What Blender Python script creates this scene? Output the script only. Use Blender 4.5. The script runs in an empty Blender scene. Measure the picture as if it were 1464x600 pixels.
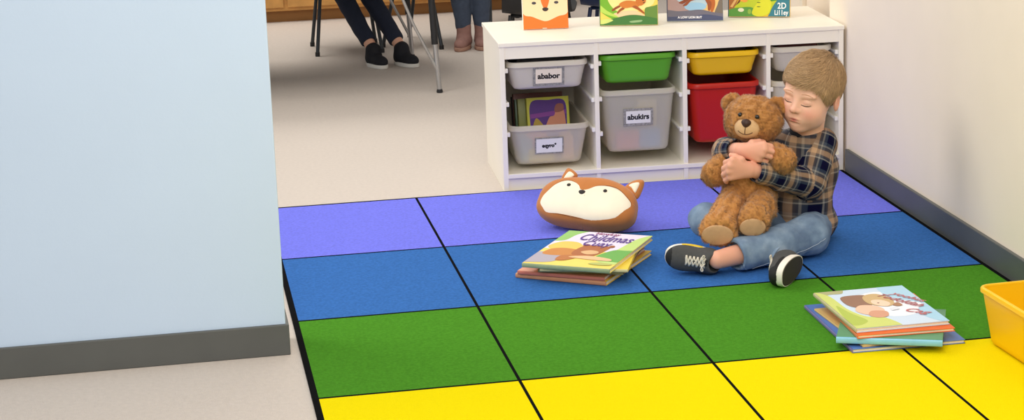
import bpy, bmesh, math, random
import numpy as np
from mathutils import Vector, Matrix
random.seed(7); RNG = np.random.default_rng(7)
PI = math.pi
SC = bpy.context.scene
COL = SC.collection

# ------------------------------------------------------------------ camera (solved from the rug grid, the shelf and the wall line)
F_PX, CX, CY = 3000.12, 834.5, 300.0
AX_R = np.array([0.97884, -0.20303, -0.02626])
AX_U = np.array([0.07360, 0.22948, 0.97053])
AX_F = np.cross(AX_U, AX_R)
def _orth():
    global AX_R, AX_U, AX_F
    yaw, pit, rol = 0.19805649, 0.24183829, -0.02709948
    f = np.array([math.sin(yaw)*math.cos(pit), math.cos(yaw)*math.cos(pit), -math.sin(pit)])
    r = np.array([math.cos(yaw), -math.sin(yaw), 0.0]); u = np.cross(r, f)
    AX_R = r*math.cos(rol)+u*math.sin(rol); AX_U = -r*math.sin(rol)+u*math.cos(rol); AX_F = f
_orth()
CAM_POS = np.array([0, 0, 1.654994])

def ray(px, py):
    return AX_F*F_PX + AX_R*(px-CX) - AX_U*(py-CY)
def at_z(px, py, z=0.0):
    v = ray(px, py); return CAM_POS + v*((z-CAM_POS[2])/v[2])

# ------------------------------------------------------------------ materials
def lin(c):
    out = []
    for v in c[:3]:
        v = v/255.0
        out.append(v/12.92 if v <= 0.04045 else ((v+0.055)/1.055)**2.4)
    return (out[0], out[1], out[2], 1.0)
_M = {}
def mat(name, rgb, rough=0.6, var=0.0, vscale=20.0, bump=0.0, bscale=200.0, spec=0.4, metal=0.0, sheen=0.0, emit=0.0, island=0.0, attr=None, trans=0.0):
    if name in _M: return _M[name]
    m = bpy.data.materials.new(name); m.use_nodes = True
    nt = m.node_tree; b = nt.nodes['Principled BSDF']
    c = lin(rgb)
    b.inputs['Base Color'].default_value = c
    b.inputs['Roughness'].default_value = rough
    b.inputs['Specular IOR Level'].default_value = spec
    b.inputs['Metallic'].default_value = metal
    if sheen: b.inputs['Sheen Weight'].default_value = sheen
    tc = nt.nodes.new('ShaderNodeTexCoord')
    col = None
    if attr:
        a = nt.nodes.new('ShaderNodeAttribute'); a.attribute_name = attr; col = a.outputs['Color']
    if var or island:
        mix = nt.nodes.new('ShaderNodeMix'); mix.data_type = 'RGBA'; mix.blend_type = 'MULTIPLY'
        mix.inputs['Factor'].default_value = 1.0
        ramp = nt.nodes.new('ShaderNodeMapRange')
        v = max(var, island)
        ramp.inputs['To Min'].default_value = 1-v; ramp.inputs['To Max'].default_value = 1+v
        if island:
            g = nt.nodes.new('ShaderNodeNewGeometry'); nt.links.new(g.outputs['Random Per Island'], ramp.inputs['Value'])
        else:
            n = nt.nodes.new('ShaderNodeTexNoise'); n.inputs['Scale'].default_value = vscale; n.inputs['Detail'].default_value = 4
            ramp.inputs['From Min'].default_value = 0.3; ramp.inputs['From Max'].default_value = 0.7
            nt.links.new(tc.outputs['Object'], n.inputs['Vector']); nt.links.new(n.outputs['Fac'], ramp.inputs['Value'])
        cmb = nt.nodes.new('ShaderNodeCombineColor')
        for k in range(3): nt.links.new(ramp.outputs['Result'], cmb.inputs[k])
        if col is None: mix.inputs[6].default_value = c
        else: nt.links.new(col, mix.inputs[6])
        nt.links.new(cmb.outputs['Color'], mix.inputs[7])
        col = mix.outputs[2]
    if col is not None: nt.links.new(col, b.inputs['Base Color'])
    if bump:
        n2 = nt.nodes.new('ShaderNodeTexNoise'); n2.inputs['Scale'].default_value = bscale; n2.inputs['Detail'].default_value = 3
        bp = nt.nodes.new('ShaderNodeBump'); bp.inputs['Strength'].default_value = bump; bp.inputs['Distance'].default_value = 0.004
        nt.links.new(tc.outputs['Object'], n2.inputs['Vector']); nt.links.new(n2.outputs['Fac'], bp.inputs['Height'])
        nt.links.new(bp.outputs['Normal'], b.inputs['Normal'])
    if emit:
        b.inputs['Emission Color'].default_value = c; b.inputs['Emission Strength'].default_value = emit
    if trans:
        out = nt.nodes['Material Output']; tr = nt.nodes.new('ShaderNodeBsdfTranslucent'); tp = nt.nodes.new('ShaderNodeBsdfTransparent')
        tr.inputs['Color'].default_value = c; tp.inputs['Color'].default_value = (0.93, 0.93, 0.92, 1)
        m1 = nt.nodes.new('ShaderNodeMixShader'); m1.inputs[0].default_value = 0.35
        m2 = nt.nodes.new('ShaderNodeMixShader'); m2.inputs[0].default_value = trans
        nt.links.new(b.outputs[0], m1.inputs[1]); nt.links.new(tr.outputs[0], m1.inputs[2])
        nt.links.new(m1.outputs[0], m2.inputs[1]); nt.links.new(tp.outputs[0], m2.inputs[2])
        nt.links.new(m2.outputs[0], out.inputs['Surface'])
    _M[name] = m
    return m
def paint(rgb, rough=0.5):
    return mat('ink_%02x%02x%02x' % tuple(int(v) for v in rgb[:3]), rgb, rough)

# ------------------------------------------------------------------ objects
def thing(name, label, cat, loc=(0, 0, 0), rot=(0, 0, 0), group=None):
    o = bpy.data.objects.new(name, None); COL.objects.link(o)
    o.empty_display_size = 0.05
    o.location = loc; o.rotation_euler = rot
    o['label'] = label; o['category'] = cat
    if group: o['group'] = group
    return o
def tag(o, label, cat, group=None):
    o['label'] = label; o['category'] = cat
    if group: o['group'] = group
    return o
class MB:
    """collects verts / faces / material numbers for one mesh"""
    def __init__(s): s.v = []; s.f = []; s.mi = []
    def add(s, verts, faces, mi=0):
        b = len(s.v); s.v.extend([tuple(map(float, p)) for p in verts])
        for f in faces: s.f.append(tuple(b+i for i in f)); s.mi.append(mi)
        return s
    def box(s, x0, x1, y0, y1, z0, z1, mi=0, bev=0.0):
        bm = bmesh.new(); bmesh.ops.create_cube(bm, size=1)
        for v in bm.verts:
            v.co = ((x0+x1)/2+v.co.x*(x1-x0), (y0+y1)/2+v.co.y*(y1-y0), (z0+z1)/2+v.co.z*(z1-z0))
        if bev: bmesh.ops.bevel(bm, geom=bm.edges[:], offset=bev, segments=2, affect='EDGES', profile=0.6)
        return s.bm(bm, mi)
    def bm(s, bm, mi=0):
        bm.verts.index_update()
        s.add([v.co for v in bm.verts], [[v.index for v in f.verts] for f in bm.faces], mi); bm.free(); return s
    def tube(s, pts, r, n=10, mi=0, cap=True):
        pts = [Vector(p) for p in pts]; rs = r if isinstance(r, (list, tuple)) else [r]*len(pts)
        rings = []; prev = None
        for i, p in enumerate(pts):
            t = (pts[min(i+1, len(pts)-1)]-pts[max(i-1, 0)]).normalized()
            a = (t.orthogonal() if prev is None else (prev-t*prev.dot(t))).normalized(); prev = a
            b = t.cross(a)
            rings.append([p+(a*math.cos(2*PI*k/n)+b*math.sin(2*PI*k/n))*rs[i] for k in range(n)])
        return s.loft(rings, mi, cap, cap)
    def loft(s, rings, mi=0, cap0=False, cap1=False, closed=True):
        n = len(rings[0]); v = [p for r in rings for p in r]; f = []
        for i in range(len(rings)-1):
            for k in range(n if closed else n-1):
                k2 = (k+1) % n
                f.append((i*n+k, i*n+k2, (i+1)*n+k2, (i+1)*n+k))
        if cap0: f.append(tuple(range(n))[::-1])
        if cap1: f.append(tuple((len(rings)-1)*n+k for k in range(n)))
        return s.add(v, f, mi)
    def build(s, name, mats, parent=None, smooth=False, auto=None, loc=None):
        me = bpy.data.meshes.new(name); me.from_pydata(s.v, [], s.f)
        if not isinstance(mats, (list, tuple)): mats = [mats]
        for m in mats: me.materials.append(m)
        if max(s.mi, default=0): me.polygons.foreach_set('material_index', s.mi)
        bm = bmesh.new(); bm.from_mesh(me); bmesh.ops.recalc_face_normals(bm, faces=bm.faces[:])
        if auto is not None:
            for e in bm.edges:
                e.smooth = not (len(e.link_faces) == 2 and e.calc_face_angle(0) > auto)
        bm.to_mesh(me); bm.free()
        if smooth or auto is not None: me.polygons.foreach_set('use_smooth', [True]*len(me.polygons))
        o = bpy.data.objects.new(name, me); COL.objects.link(o)
        if parent: o.parent = parent
        if loc is not None: o.location = loc
        return o
def struct(name, mb, m):
    o = mb.build(name, m); o['kind'] = 'structure'; return o
def rounded(w, d, r, n=6, z=0.0, cx=0.0, cy=0.0):
    pts = []
    for (sx, sy, a0) in ((1, 1, 0), (-1, 1, PI/2), (-1, -1, PI), (1, -1, 3*PI/2)):
        for k in range(n+1):
            a = a0+PI/2*k/n
            pts.append((cx+sx*(w/2-r)+r*math.cos(a), cy+sy*(d/2-r)+r*math.sin(a), z))
    return pts
def text_mesh(name, body, size, m, parent, M4, shear=0.0, align='CENTER', extrude=0.0, bold=0.0, xs=1.0):
    cu = bpy.data.curves.new(name, 'FONT'); cu.body = body; cu.size = size; cu.align_x = align; cu.align_y = 'CENTER'
    cu.shear = shear; cu.extrude = extrude; cu.offset = bold; cu.resolution_u = 3
    t = bpy.data.objects.new(name+'_src', cu); COL.objects.link(t)
    dg = bpy.context.evaluated_depsgraph_get()
    me = bpy.data.meshes.new_from_object(t.evaluated_get(dg))
    bpy.data.objects.remove(t); bpy.data.curves.remove(cu)
    for v in me.vertices: v.co.x *= xs
    me.transform(M4); me.materials.clear(); me.materials.append(m); me.name = name
    o = bpy.data.objects.new(name, me); COL.objects.link(o); o.parent = parent
    return o
def smoothloop(pts, n=6):
    P = [Vector((p[0], p[1], 0)) for p in pts]; out = []; N = len(P)
    for i in range(N):
        a, b, c, d = P[i-1], P[i], P[(i+1) % N], P[(i+2) % N]
        for k in range(n):
            t = k/n
            q = 0.5*((2*b)+(c-a)*t+(2*a-5*b+4*c-d)*t*t+(3*b-a-3*c+d)*t**3)
            out.append((q.x, q.y))
    return out
def clip01(poly, lo=0.0, hi=1.0):
    for ax in (0, 1):
        for s, lim in ((1, lo), (-1, hi)):
            out = []
            for i in range(len(poly)):
                a, b = poly[i-1], poly[i]
                ia, ib = s*(a[ax]-lim) >= 0, s*(b[ax]-lim) >= 0
                if ia != ib:
                    t = (lim-a[ax])/(b[ax]-a[ax]); out.append((a[0]+(b[0]-a[0])*t, a[1]+(b[1]-a[1])*t))
                if ib: out.append(b)
            poly = out
            if not poly: return []
    return poly
def circ(cx, cy, rx, ry=None, n=20, rot=0.0):
    ry = rx if ry is None else ry; out = []
    for k in range(n):
        a = 2*PI*k/n; x, y = rx*math.cos(a), ry*math.sin(a)
        out.append((cx+x*math.cos(rot)-y*math.sin(rot), cy+x*math.sin(rot)+y*math.cos(rot)))
    return out
def picture(name, shapes, w, h, z, parent, x0=0.0, y0=0.0):
    """flat printed shapes in cover coordinates 0..1, each a hair above the one before"""
    mb = MB(); mats = []; zz = z
    for pts, rgb in shapes:
        pts = clip01(list(pts), 0.0, 1.0)
        if len(pts) < 3: continue
        m = paint(rgb)
        if m not in mats: mats.append(m)
        zz += 0.00012
        mb.add([(x0+p[0]*w, y0+p[1]*h, zz) for p in pts], [tuple(range(len(pts)))], mats.index(m))
    o = mb.build(name, mats, parent)
    return o, zz

# ------------------------------------------------------------------ implicit surfaces (organic shapes) + surface nets
def smin(a, b, k):
    if k <= 0: return np.minimum(a, b)
    h = np.maximum(k-np.abs(a-b), 0.0)/k
    return np.minimum(a, b)-h*h*k*0.25
class Field:
    def __init__(s, lo, hi, h):
        s.lo = np.array(lo, float); s.h = h
        s.n = np.ceil((np.array(hi)-s.lo)/h).astype(int)+1
        s.F = np.full(s.n, 0.05, np.float32)
        s.ax = [s.lo[i]+h*np.arange(s.n[i]) for i in range(3)]
    def _box(s, c, r):
        a = np.maximum(np.floor((np.array(c)-r-s.lo)/s.h).astype(int), 0)
        b = np.minimum(np.ceil((np.array(c)+r-s.lo)/s.h).astype(int)+1, s.n)
        return a, b
    def _apply(s, fn, c, r, k, op):
        a, b = s._box(c, np.asarray(r)+k+0.012)
        if (b <= a).any(): return s
        sl = tuple(slice(a[i], b[i]) for i in range(3))
        X, Y, Z = np.meshgrid(s.ax[0][sl[0]], s.ax[1][sl[1]], s.ax[2][sl[2]], indexing='ij')
        d = fn(X, Y, Z).astype(np.float32); F = s.F[sl]
        s.F[sl] = smin(F, d, k) if op == '+' else -smin(-F, d, k) if op == '-' else -smin(-F, -d, k)
        return s
    def ell(s, c, r, R=None, k=0.01, op='+'):
        c = np.array(c, float); r = np.array(r, float) if not np.isscalar(r) else np.array([r]*3, float)
        R_ = np.eye(3) if R is None else np.array(R, float)    # columns: local axes in world
        def fn(X, Y, Z):
            p = [X-c[0], Y-c[1], Z-c[2]]
            q = [p[0]*R_[0, i]+p[1]*R_[1, i]+p[2]*R_[2, i] for i in range(3)]
            k0 = np.sqrt(sum((q[i]/r[i])**2 for i in range(3))); k1 = np.sqrt(sum((q[i]/r[i]**2)**2 for i in range(3)))
            return k0*(k0-1)/np.maximum(k1, 1e-6)
        return s._apply(fn, c, [r.max()]*3, k, op)
    def cap(s, a, b, ra, rb, k=0.01, op='+'):
        a = np.array(a, float); b = np.array(b, float); ba = b-a; L2 = max(ba@ba, 1e-12)
        def fn(X, Y, Z):
            px, py, pz = X-a[0], Y-a[1], Z-a[2]
            t = np.clip((px*ba[0]+py*ba[1]+pz*ba[2])/L2, 0, 1)
            return np.sqrt((px-t*ba[0])**2+(py-t*ba[1])**2+(pz-t*ba[2])**2)-(ra+(rb-ra)*t)
        return s._apply(fn, (a+b)/2, np.abs(ba)/2+max(ra, rb), k, op)
    def cyl(s, a, b, r, k=0.003, op='-'):
        a = np.array(a, float); b = np.array(b, float); L = np.linalg.norm(b-a); ax = (b-a)/L
        def fn(X, Y, Z):
            px, py, pz = X-a[0], Y-a[1], Z-a[2]; t = px*ax[0]+py*ax[1]+pz*ax[2]
            rad = np.sqrt(np.maximum(px*px+py*py+pz*pz-t*t, 0)); return np.maximum(rad-r, np.abs(t-L/2)-L/2)
        return s._apply(fn, (a+b)/2, np.abs(b-a)/2+r, k, op)
    def chain(s, pts, rs, k=0.01):
        for i in range(len(pts)-1): s.cap(pts[i], pts[i+1], rs[i], rs[i+1], k)
        return s
    def half(s, p, n, k=0.003):
        """keep only the side that n points away from"""
        p = np.array(p, float); n = np.array(n, float)/np.linalg.norm(n)
        X, Y, Z = np.meshgrid(*s.ax, indexing='ij')
        d = ((X-p[0])*n[0]+(Y-p[1])*n[1]+(Z-p[2])*n[2]).astype(np.float32)
        s.F = -smin(-s.F, -d, k); return s
    def floor(s, z=0.0, k=0.02):
        Z = np.broadcast_to(s.ax[2][None, None, :], s.F.shape); s.F = -smin(-s.F, (Z-z).astype(np.float32), k); return s
    def mesh(s, relax=2):
        F = s.F; S = F < 0
        c = [(0, 0, 0), (1, 0, 0), (0, 1, 0), (1, 1, 0), (0, 0, 1), (1, 0, 1), (0, 1, 1), (1, 1, 1)]
        nx, ny, nz = F.shape
        cnt = np.zeros((nx-1, ny-1, nz-1), np.int8)
        for d in c: cnt += S[d[0]:nx-1+d[0], d[1]:ny-1+d[1], d[2]:nz-1+d[2]]
        act = np.argwhere((cnt > 0) & (cnt < 8))
        idx = np.full(cnt.shape, -1, np.int64); idx[act[:, 0], act[:, 1], act[:, 2]] = np.arange(len(act))
        vals = [F[act[:, 0]+d[0], act[:, 1]+d[1], act[:, 2]+d[2]] for d in c]
        acc = np.zeros((len(act), 3)); n = np.zeros(len(act))
        for i in range(8):
            for j in range(i+1, 8):
                if sum(abs(c[i][q]-c[j][q]) for q in range(3)) != 1: continue
                m = (vals[i] < 0) != (vals[j] < 0)
                t = np.where(m, vals[i]/np.where(m, vals[i]-vals[j], 1), 0)[:, None]
                acc += m[:, None]*(np.array(c[i])+(np.array(c[j])-np.array(c[i]))*t); n += m
        V = s.lo+s.h*(act+acc/n[:, None])
        quads = []
        for ax in range(3):
            o1, o2 = [(1, 2), (2, 0), (0, 1)][ax]
            sl0 = [slice(1, -1)]*3; sl0[ax] = slice(0, -1); sl1 = list(sl0); sl1[ax] = slice(1, None)
            A, B = S[tuple(sl0)], S[tuple(sl1)]
            e = np.argwhere(A != B); off = np.array([1, 1, 1]); off[ax] = 0; e = e+off
            if not len(e): continue
            ins = S[e[:, 0], e[:, 1], e[:, 2]]
            def g(d1, d2):
                q = e.copy(); q[:, o1] += d1; q[:, o2] += d2; return idx[q[:, 0], q[:, 1], q[:, 2]]
            Q = np.stack([g(-1, -1), g(0, -1), g(0, 0), g(-1, 0)], 1)
            Q[~ins] = Q[~ins][:, ::-1]; quads.append(Q)
        Q = np.concatenate(quads); Q = Q[(Q >= 0).all(1)]
        for _ in range(relax):
            acc = np.zeros_like(V); n = np.zeros(len(V))
            for a, b in ((0, 1), (1, 2), (2, 3), (3, 0)):
                np.add.at(acc, Q[:, a], V[Q[:, b]]); np.add.at(acc, Q[:, b], V[Q[:, a]])
                np.add.at(n, Q[:, a], 1); np.add.at(n, Q[:, b], 1)
            V = 0.5*V+0.5*acc/np.maximum(n, 1)[:, None]
        return V, Q
def vnormals(V, Q):
    fn = np.cross(V[Q[:, 2]]-V[Q[:, 0]], V[Q[:, 3]]-V[Q[:, 1]]); N = np.zeros_like(V)
    for k in range(4): np.add.at(N, Q[:, k], fn)
    return N/np.maximum(np.linalg.norm(N, axis=1), 1e-12)[:, None]
def npmesh(name, V, Q, mats, parent=None, origin=None, smooth=True, mi=None, attrs=None):
    V = np.asarray(V, float)
    if origin is not None: V = V-np.array(origin)
    me = bpy.data.meshes.new(name); nq = Q.shape[1]
    me.vertices.add(len(V)); me.vertices.foreach_set('co', V.astype(np.float32).ravel())
    me.loops.add(Q.size); me.loops.foreach_set('vertex_index', Q.astype(np.int32).ravel())
    me.polygons.add(len(Q)); me.polygons.foreach_set('loop_start', np.arange(0, Q.size, nq, dtype=np.int32))
    try: me.polygons.foreach_set('loop_total', np.full(len(Q), nq, np.int32))
    except Exception: pass
    if not isinstance(mats, (list, tuple)): mats = [mats]
    for m in mats: me.materials.append(m)
    if mi is not None: me.polygons.foreach_set('material_index', np.asarray(mi, np.int32))
    me.update(calc_edges=True); me.validate()
    if smooth: me.polygons.foreach_set('use_smooth', [True]*len(me.polygons))
    for an, arr in (attrs or {}).items():
        if len(arr) == Q.size and len(arr) != len(V):
            at = me.attributes.new(an, 'FLOAT_VECTOR', 'CORNER'); at.data.foreach_set('vector', arr.astype(np.float32).ravel()); continue
        if arr.shape[1] == 4:
            at = me.attributes.new(an, 'FLOAT_COLOR', 'POINT'); at.data.foreach_set('color', arr.astype(np.float32).ravel())
        else:
            at = me.attributes.new(an, 'FLOAT_VECTOR', 'POINT'); at.data.foreach_set('vector', arr.astype(np.float32).ravel())
    o = bpy.data.objects.new(name, me); COL.objects.link(o)
    if parent: o.parent = parent
    return o
def wob(P, f, seed=0):
    """smooth pseudo-noise in [-1,1] from sums of sines"""
    r = np.random.default_rng(seed); s = np.zeros(len(P))
    for i in range(6):
        d = r.normal(size=3); d /= np.linalg.norm(d)
        s += np.sin(P@(d*f*(0.7+0.25*i))+r.uniform(0, 6.28))
    return s/3.5
def fur(V, Q, n, length, width, seed, lean=(0, 0, -0.5), clump=0.7):
    """short tapered tufts rooted on a surface: returns verts, tris"""
    r = np.random.default_rng(seed); N = vnormals(V, Q)
    area = np.linalg.norm(np.cross(V[Q[:, 2]]-V[Q[:, 0]], V[Q[:, 3]]-V[Q[:, 1]]), axis=1)
    f = r.choice(len(Q), n, p=area/area.sum()); w = r.dirichlet([1, 1, 1, 1], n)
    P = (V[Q[f]]*w[:, :, None]).sum(1); Nn = (N[Q[f]]*w[:, :, None]).sum(1)
    Nn /= np.linalg.norm(Nn, axis=1)[:, None]
    sw = np.stack([wob(P, 120, seed+k) for k in range(3)], 1)*clump
    d = Nn*0.75+np.array(lean)+sw+r.normal(0, 0.18, (n, 3))
    d -= np.minimum((d*Nn).sum(1)-0.25, 0)[:, None]*Nn
    d /= np.linalg.norm(d, axis=1)[:, None]
    L = length*r.uniform(0.6, 1.25, n)[:, None]
    t = np.cross(d, r.normal(size=(n, 3))); t /= np.linalg.norm(t, axis=1)[:, None]; b = np.cross(d, t)
    base = P-Nn*0.0015
    A, B, C = base+t*width, base-t*width*0.5+b*width*0.87, base-t*width*0.5-b*width*0.87
    tip = base+d*L+Nn*0.0005; tip[:, 2] -= 0.15*L[:, 0]
    VV = np.concatenate([A, B, C, tip]); i = np.arange(n)
    T = np.concatenate([np.stack([i, i+n, i+3*n], 1), np.stack([i+n, i+2*n, i+3*n], 1), np.stack([i+2*n, i, i+3*n], 1)])
    return VV, T
# ================================================================== SETTING
CARPET = mat('beige_carpet', (208, 197, 187), 0.95, var=0.035, vscale=70, bump=0.5, bscale=420, spec=0.1)
WALL = mat('cream_wall_paint', (244, 231, 214), 0.7, var=0.012, vscale=6, bump=0.05, bscale=120, spec=0.2)
BLUE_WALL = mat('pale_blue_wall_paint', (196, 216, 239), 0.75, var=0.01, vscale=4, bump=0.05, bscale=120, spec=0.2)
GREY_WALL = mat('grey_wall_paint', (188, 182, 170), 0.8, spec=0.2)
BASE = mat('charcoal_vinyl_base', (90, 92, 90), 0.45, var=0.04, vscale=12)
TRIM = mat('cream_trim_paint', (240, 230, 214), 0.5)
struct('floor', MB().box(-6, 6, -1, 14, -0.1, 0), CARPET)
struct('wall_right', MB().box(2.3213, 2.5, 1.5, 7.05, 0, 2.7).box(2.352, 2.5, 7.05, 7.72, 0, 2.7), WALL)
struct('baseboard_right', MB().box(2.3085, 2.3213, 1.5, 6.84, 0, 0.083, bev=0.003), BASE)
struct('trim_1', MB().box(2.336, 2.352, 7.42, 7.45, 0, 2.7, bev=0.003), TRIM)
struct('wall_back', MB().box(-6, 6, 13.4, 13.6, 0, 2.7), GREY_WALL)
struct('wall_left', MB().box(-4.5, 0.262, 5.28, 5.42, 0, 2.7, bev=0.004), BLUE_WALL)
struct('baseboard_left', MB().box(-4.5, 0.270, 5.272, 5.428, 0, 0.083, bev=0.003), BASE)

# ------------------------------------------------------------------ rug: a grid of long colour blocks split by thin black lines
def SHELF_FRONT(x): return 6.9107-0.0424*(x-1.1118)-0.006
def make_rug():
    x0, w, y0, d = 0.3107, 0.49538, 6.8917, 0.67
    cols = [mat('rug_lilac', (124, 129, 244), 0.95, var=0.10, vscale=120, bump=0.8, bscale=500, spec=0.05),
            mat('rug_blue', (60, 113, 186), 0.95, var=0.15, vscale=120, bump=0.8, bscale=500, spec=0.05),
            mat('rug_green', (77, 143, 38), 0.95, var=0.14, vscale=120, bump=0.8, bscale=500, spec=0.05),
            mat('rug_yellow', (238, 218, 2), 0.95, var=0.03, vscale=260, bump=0.5, bscale=500, spec=0.05)]
    blk = mat('rug_black_line', (12, 12, 14), 0.95, spec=0.05)
    mb = MB(); z = 0.006
    xs = [(x0-0.016, x0, -1)]; lw = 0.0042
    for k in range(4):
        a = x0+k*w+(lw if k else 0); b = x0+(k+1)*w-(lw if k < 3 else 0.0)
        xs.append((a, b, k))
        if k < 3: xs.append((b, b+2*lw, -1))
    xs.append((x0+4*w, x0+4*w+0.013, -1))
    ys = [(y0, y0+0.013, -1)]; rw = 0.0055
    for k in range(4):
        a = y0-(k+1)*d+(rw if k < 3 else 0); b = y0-k*d-(rw if k else 0)
        ys.append((a, b, k))
        if k < 3: ys.append((a-2*rw, a, -1))
    ys.append((y0-4*d-0.013, y0-4*d, -1))
    def Y(x, y): return min(y, SHELF_FRONT(x)) if y > 6.88 else y
    for xa, xb, i in xs:
        for ya, yb, j in ys:
            mb.add([(xa, Y(xa, ya), z), (xb, Y(xb, ya), z), (xb, Y(xb, yb), z), (xa, Y(xa, yb), z)], [(0, 1, 2, 3)], 4 if i < 0 or j < 0 else j)
    X0, X1, Y0, Y1 = x0-0.016, x0+4*w+0.013, y0-4*d-0.013, y0+0.013
    c = [(X0, Y0), (X1, Y0)]+[(x, Y(x, Y1)) for x in sorted({v for t in xs for v in t[:2]}, reverse=True)]
    for i in range(len(c)):
        a, b = c[i], c[(i+1) % len(c)]
        mb.add([(a[0], a[1], 0), (b[0], b[1], 0), (b[0], b[1], z), (a[0], a[1], z)], [(0, 1, 2, 3)], 4)
    mb.add([(p[0], p[1], 0.0) for p in c], [tuple(range(len(c)))[::-1]], 4)
    o = mb.build('area_rug', cols+[blk])
    tag(o, 'large classroom rug of lilac, blue, green and yellow blocks with black lines', 'rug')
make_rug()
RZ = 0.006

# ================================================================== WHITE STORAGE UNIT
SW, SD, SH, SYAW = 1.2, 0.4816, 0.5148, -0.04239
SHELF_LOC = (1.1118, 6.9107, 0.0)
shelf = thing('storage_unit', 'long low white storage unit with four bays of plastic bins', 'storage unit', SHELF_LOC, (0, 0, SYAW))
WHITE = mat('white_laminate', (250, 243, 228), 0.38, var=0.012, vscale=7, spec=0.45)
WHITE_IN = mat('white_laminate_inside', (242, 234, 216), 0.5, spec=0.4)
RUN = mat('white_runner_plastic', (244, 240, 232), 0.35)
def part(name, mb, m, parent, **k): return mb.build(name, m, parent, **k)
part('top_panel', MB().box(-0.004, SW+0.001, -0.004, SD, 0.5005, SH, bev=0.002), WHITE, shelf)
part('side_panel', MB().box(0, 0.017, 0, SD, 0, 0.5, bev=0.0012), WHITE, shelf)
part('side_panel', MB().box(SW-0.018, SW-0.001, 0, SD, 0, 0.5, bev=0.0012), WHITE, shelf)
BAYS = [(0.017, 0.3225), (0.3375, 0.6290), (0.6445, 0.9240), (0.9390, SW-0.018)]
for k in range(3):
    part('divider_panel', MB().box(BAYS[k][1], BAYS[k+1][0], 0.001, SD-0.01, 0.0, 0.5, bev=0.001), WHITE, shelf)
part('back_panel', MB().box(0.017, SW-0.018, SD-0.008, SD-0.002, 0.05, 0.5), WHITE_IN, shelf)
part('bottom_shelf', MB().box(0.017, SW-0.018, -0.003, SD-0.01, 0.046, 0.061, bev=0.0015), WHITE, shelf)
part('plinth', MB().box(0.017, SW-0.018, 0.012, 0.026, 0, 0.046), WHITE, shelf)
for a, b in BAYS:
    part('top_rail', MB().box(a, b, 0.004, 0.018, 0.458, 0.5), WHITE, shelf)
BINS = [  # bay, kind, rim top z, height
    (0, 'low', 0.442, 0.098), (0, 'deep', 0.222, 0.142), (1, 'low', 0.450, 0.102), (1, 'deep', 0.327, 0.222),
    (2, 'low', 0.443, 0.085), (2, 'deep', 0.334, 0.214), (3, 'low', 0.446, 0.090), (3, 'deep', 0.327, 0.212)]
def runner(x, side, z):
    mb = MB(); x1 = x+side*0.011
    mb.box(min(x, x1), max(x, x1), 0.012, SD-0.03, z-0.007, z, bev=0.0012)
    mb.box(min(x, x1), max(x, x1), 0.007, 0.024, z-0.011, z+0.004, bev=0.002)
    part('bin_runner', mb, RUN, shelf)
for k, (a, b) in enumerate(BAYS):
    zs = [t-0.021 for bay, kd, t, h in BINS if bay == k]
    zs.append({0: 0.305, 1: 0.185, 2: 0.185, 3: 0.19}[k])
    for z in zs: runner(a, 1, z); runner(b, -1, z)

# ------------------------------------------------------------------ plastic bins
CLEAR = mat('frosted_plastic', (252, 246, 232), 0.4, trans=0.55, spec=0.4)
CLEAR_G = mat('grey_frosted_plastic', (252, 246, 232), 0.4, trans=0.25, spec=0.4)
GREEN_P = mat('green_plastic', (92, 168, 36), 0.38, spec=0.45)
YELLOW_P = mat('yellow_plastic', (246, 196, 8), 0.36, spec=0.45)
RED_P = mat('red_plastic', (190, 28, 14), 0.36, spec=0.45)
def bin_parts(root, w, d, h, m, taper=0.028, lip=0.009, r=0.03, rimh=0.019):
    """w,d: outer size under the lip; origin at the bottom centre"""
    def loop(ww, dd, z, rr): return rounded(ww, dd, rr, 6, z)
    t = taper
    mb = MB()
    rings = [loop(w-2*t-0.036, d-2*t-0.036, 0.0, r*0.7), loop(w-2*t-0.016, d-2*t-0.016, 0.003, r*0.8), loop(w-2*t-0.004, d-2*t-0.004, 0.011, r*0.9), loop(w-2*t, d-2*t, 0.022, r)]
    for q in (0.4, 0.75, 1.0):
        zz = 0.022+(h-rimh-0.022)*q; s = (1-q)*t; rings.append(loop(w-2*s, d-2*s, zz, r))
    rings += [loop(w, d, h-0.002, r), loop(w-0.005, d-0.005, h-0.002, r), loop(w-0.006, d-0.006, h-rimh, r)]
    rings += [loop(w-2*t-0.005, d-2*t-0.005, 0.022, r), loop(w-2*t-0.03, d-2*t-0.03, 0.005, r*0.7)]
    mb.loft(rings, 0, True, True)
    body = mb.build('bin_body', m, root, auto=0.7)
    rb = MB(); L = 2*lip
    rb.loft([loop(w+0.0006, d+0.0006, h-rimh*0.55, r), loop(w+L-0.004, d+L-0.004, h-rimh, r+lip), loop(w+L, d+L, h-rimh+0.002, r+lip), loop(w+L, d+L, h-0.004, r+lip),
             loop(w+L-0.003, d+L-0.003, h-0.001, r+lip), loop(w+L-0.007, d+L-0.007, h, r+lip), loop(w-0.002, d-0.002, h, r), loop(w-0.006, d-0.006, h-0.004, r)], 0)
    rb.build('bin_rim', m, root, auto=0.7)
    return body
GREYB = mat('grey_label_border', (150, 147, 142), 0.7, var=0.35, vscale=160)
CARD = mat('cream_label_card', (243, 230, 208), 0.7); CARD_W = mat('white_label_card', (238, 236, 230), 0.7)
INK = mat('black_ink', (22, 20, 20), 0.6)
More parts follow.
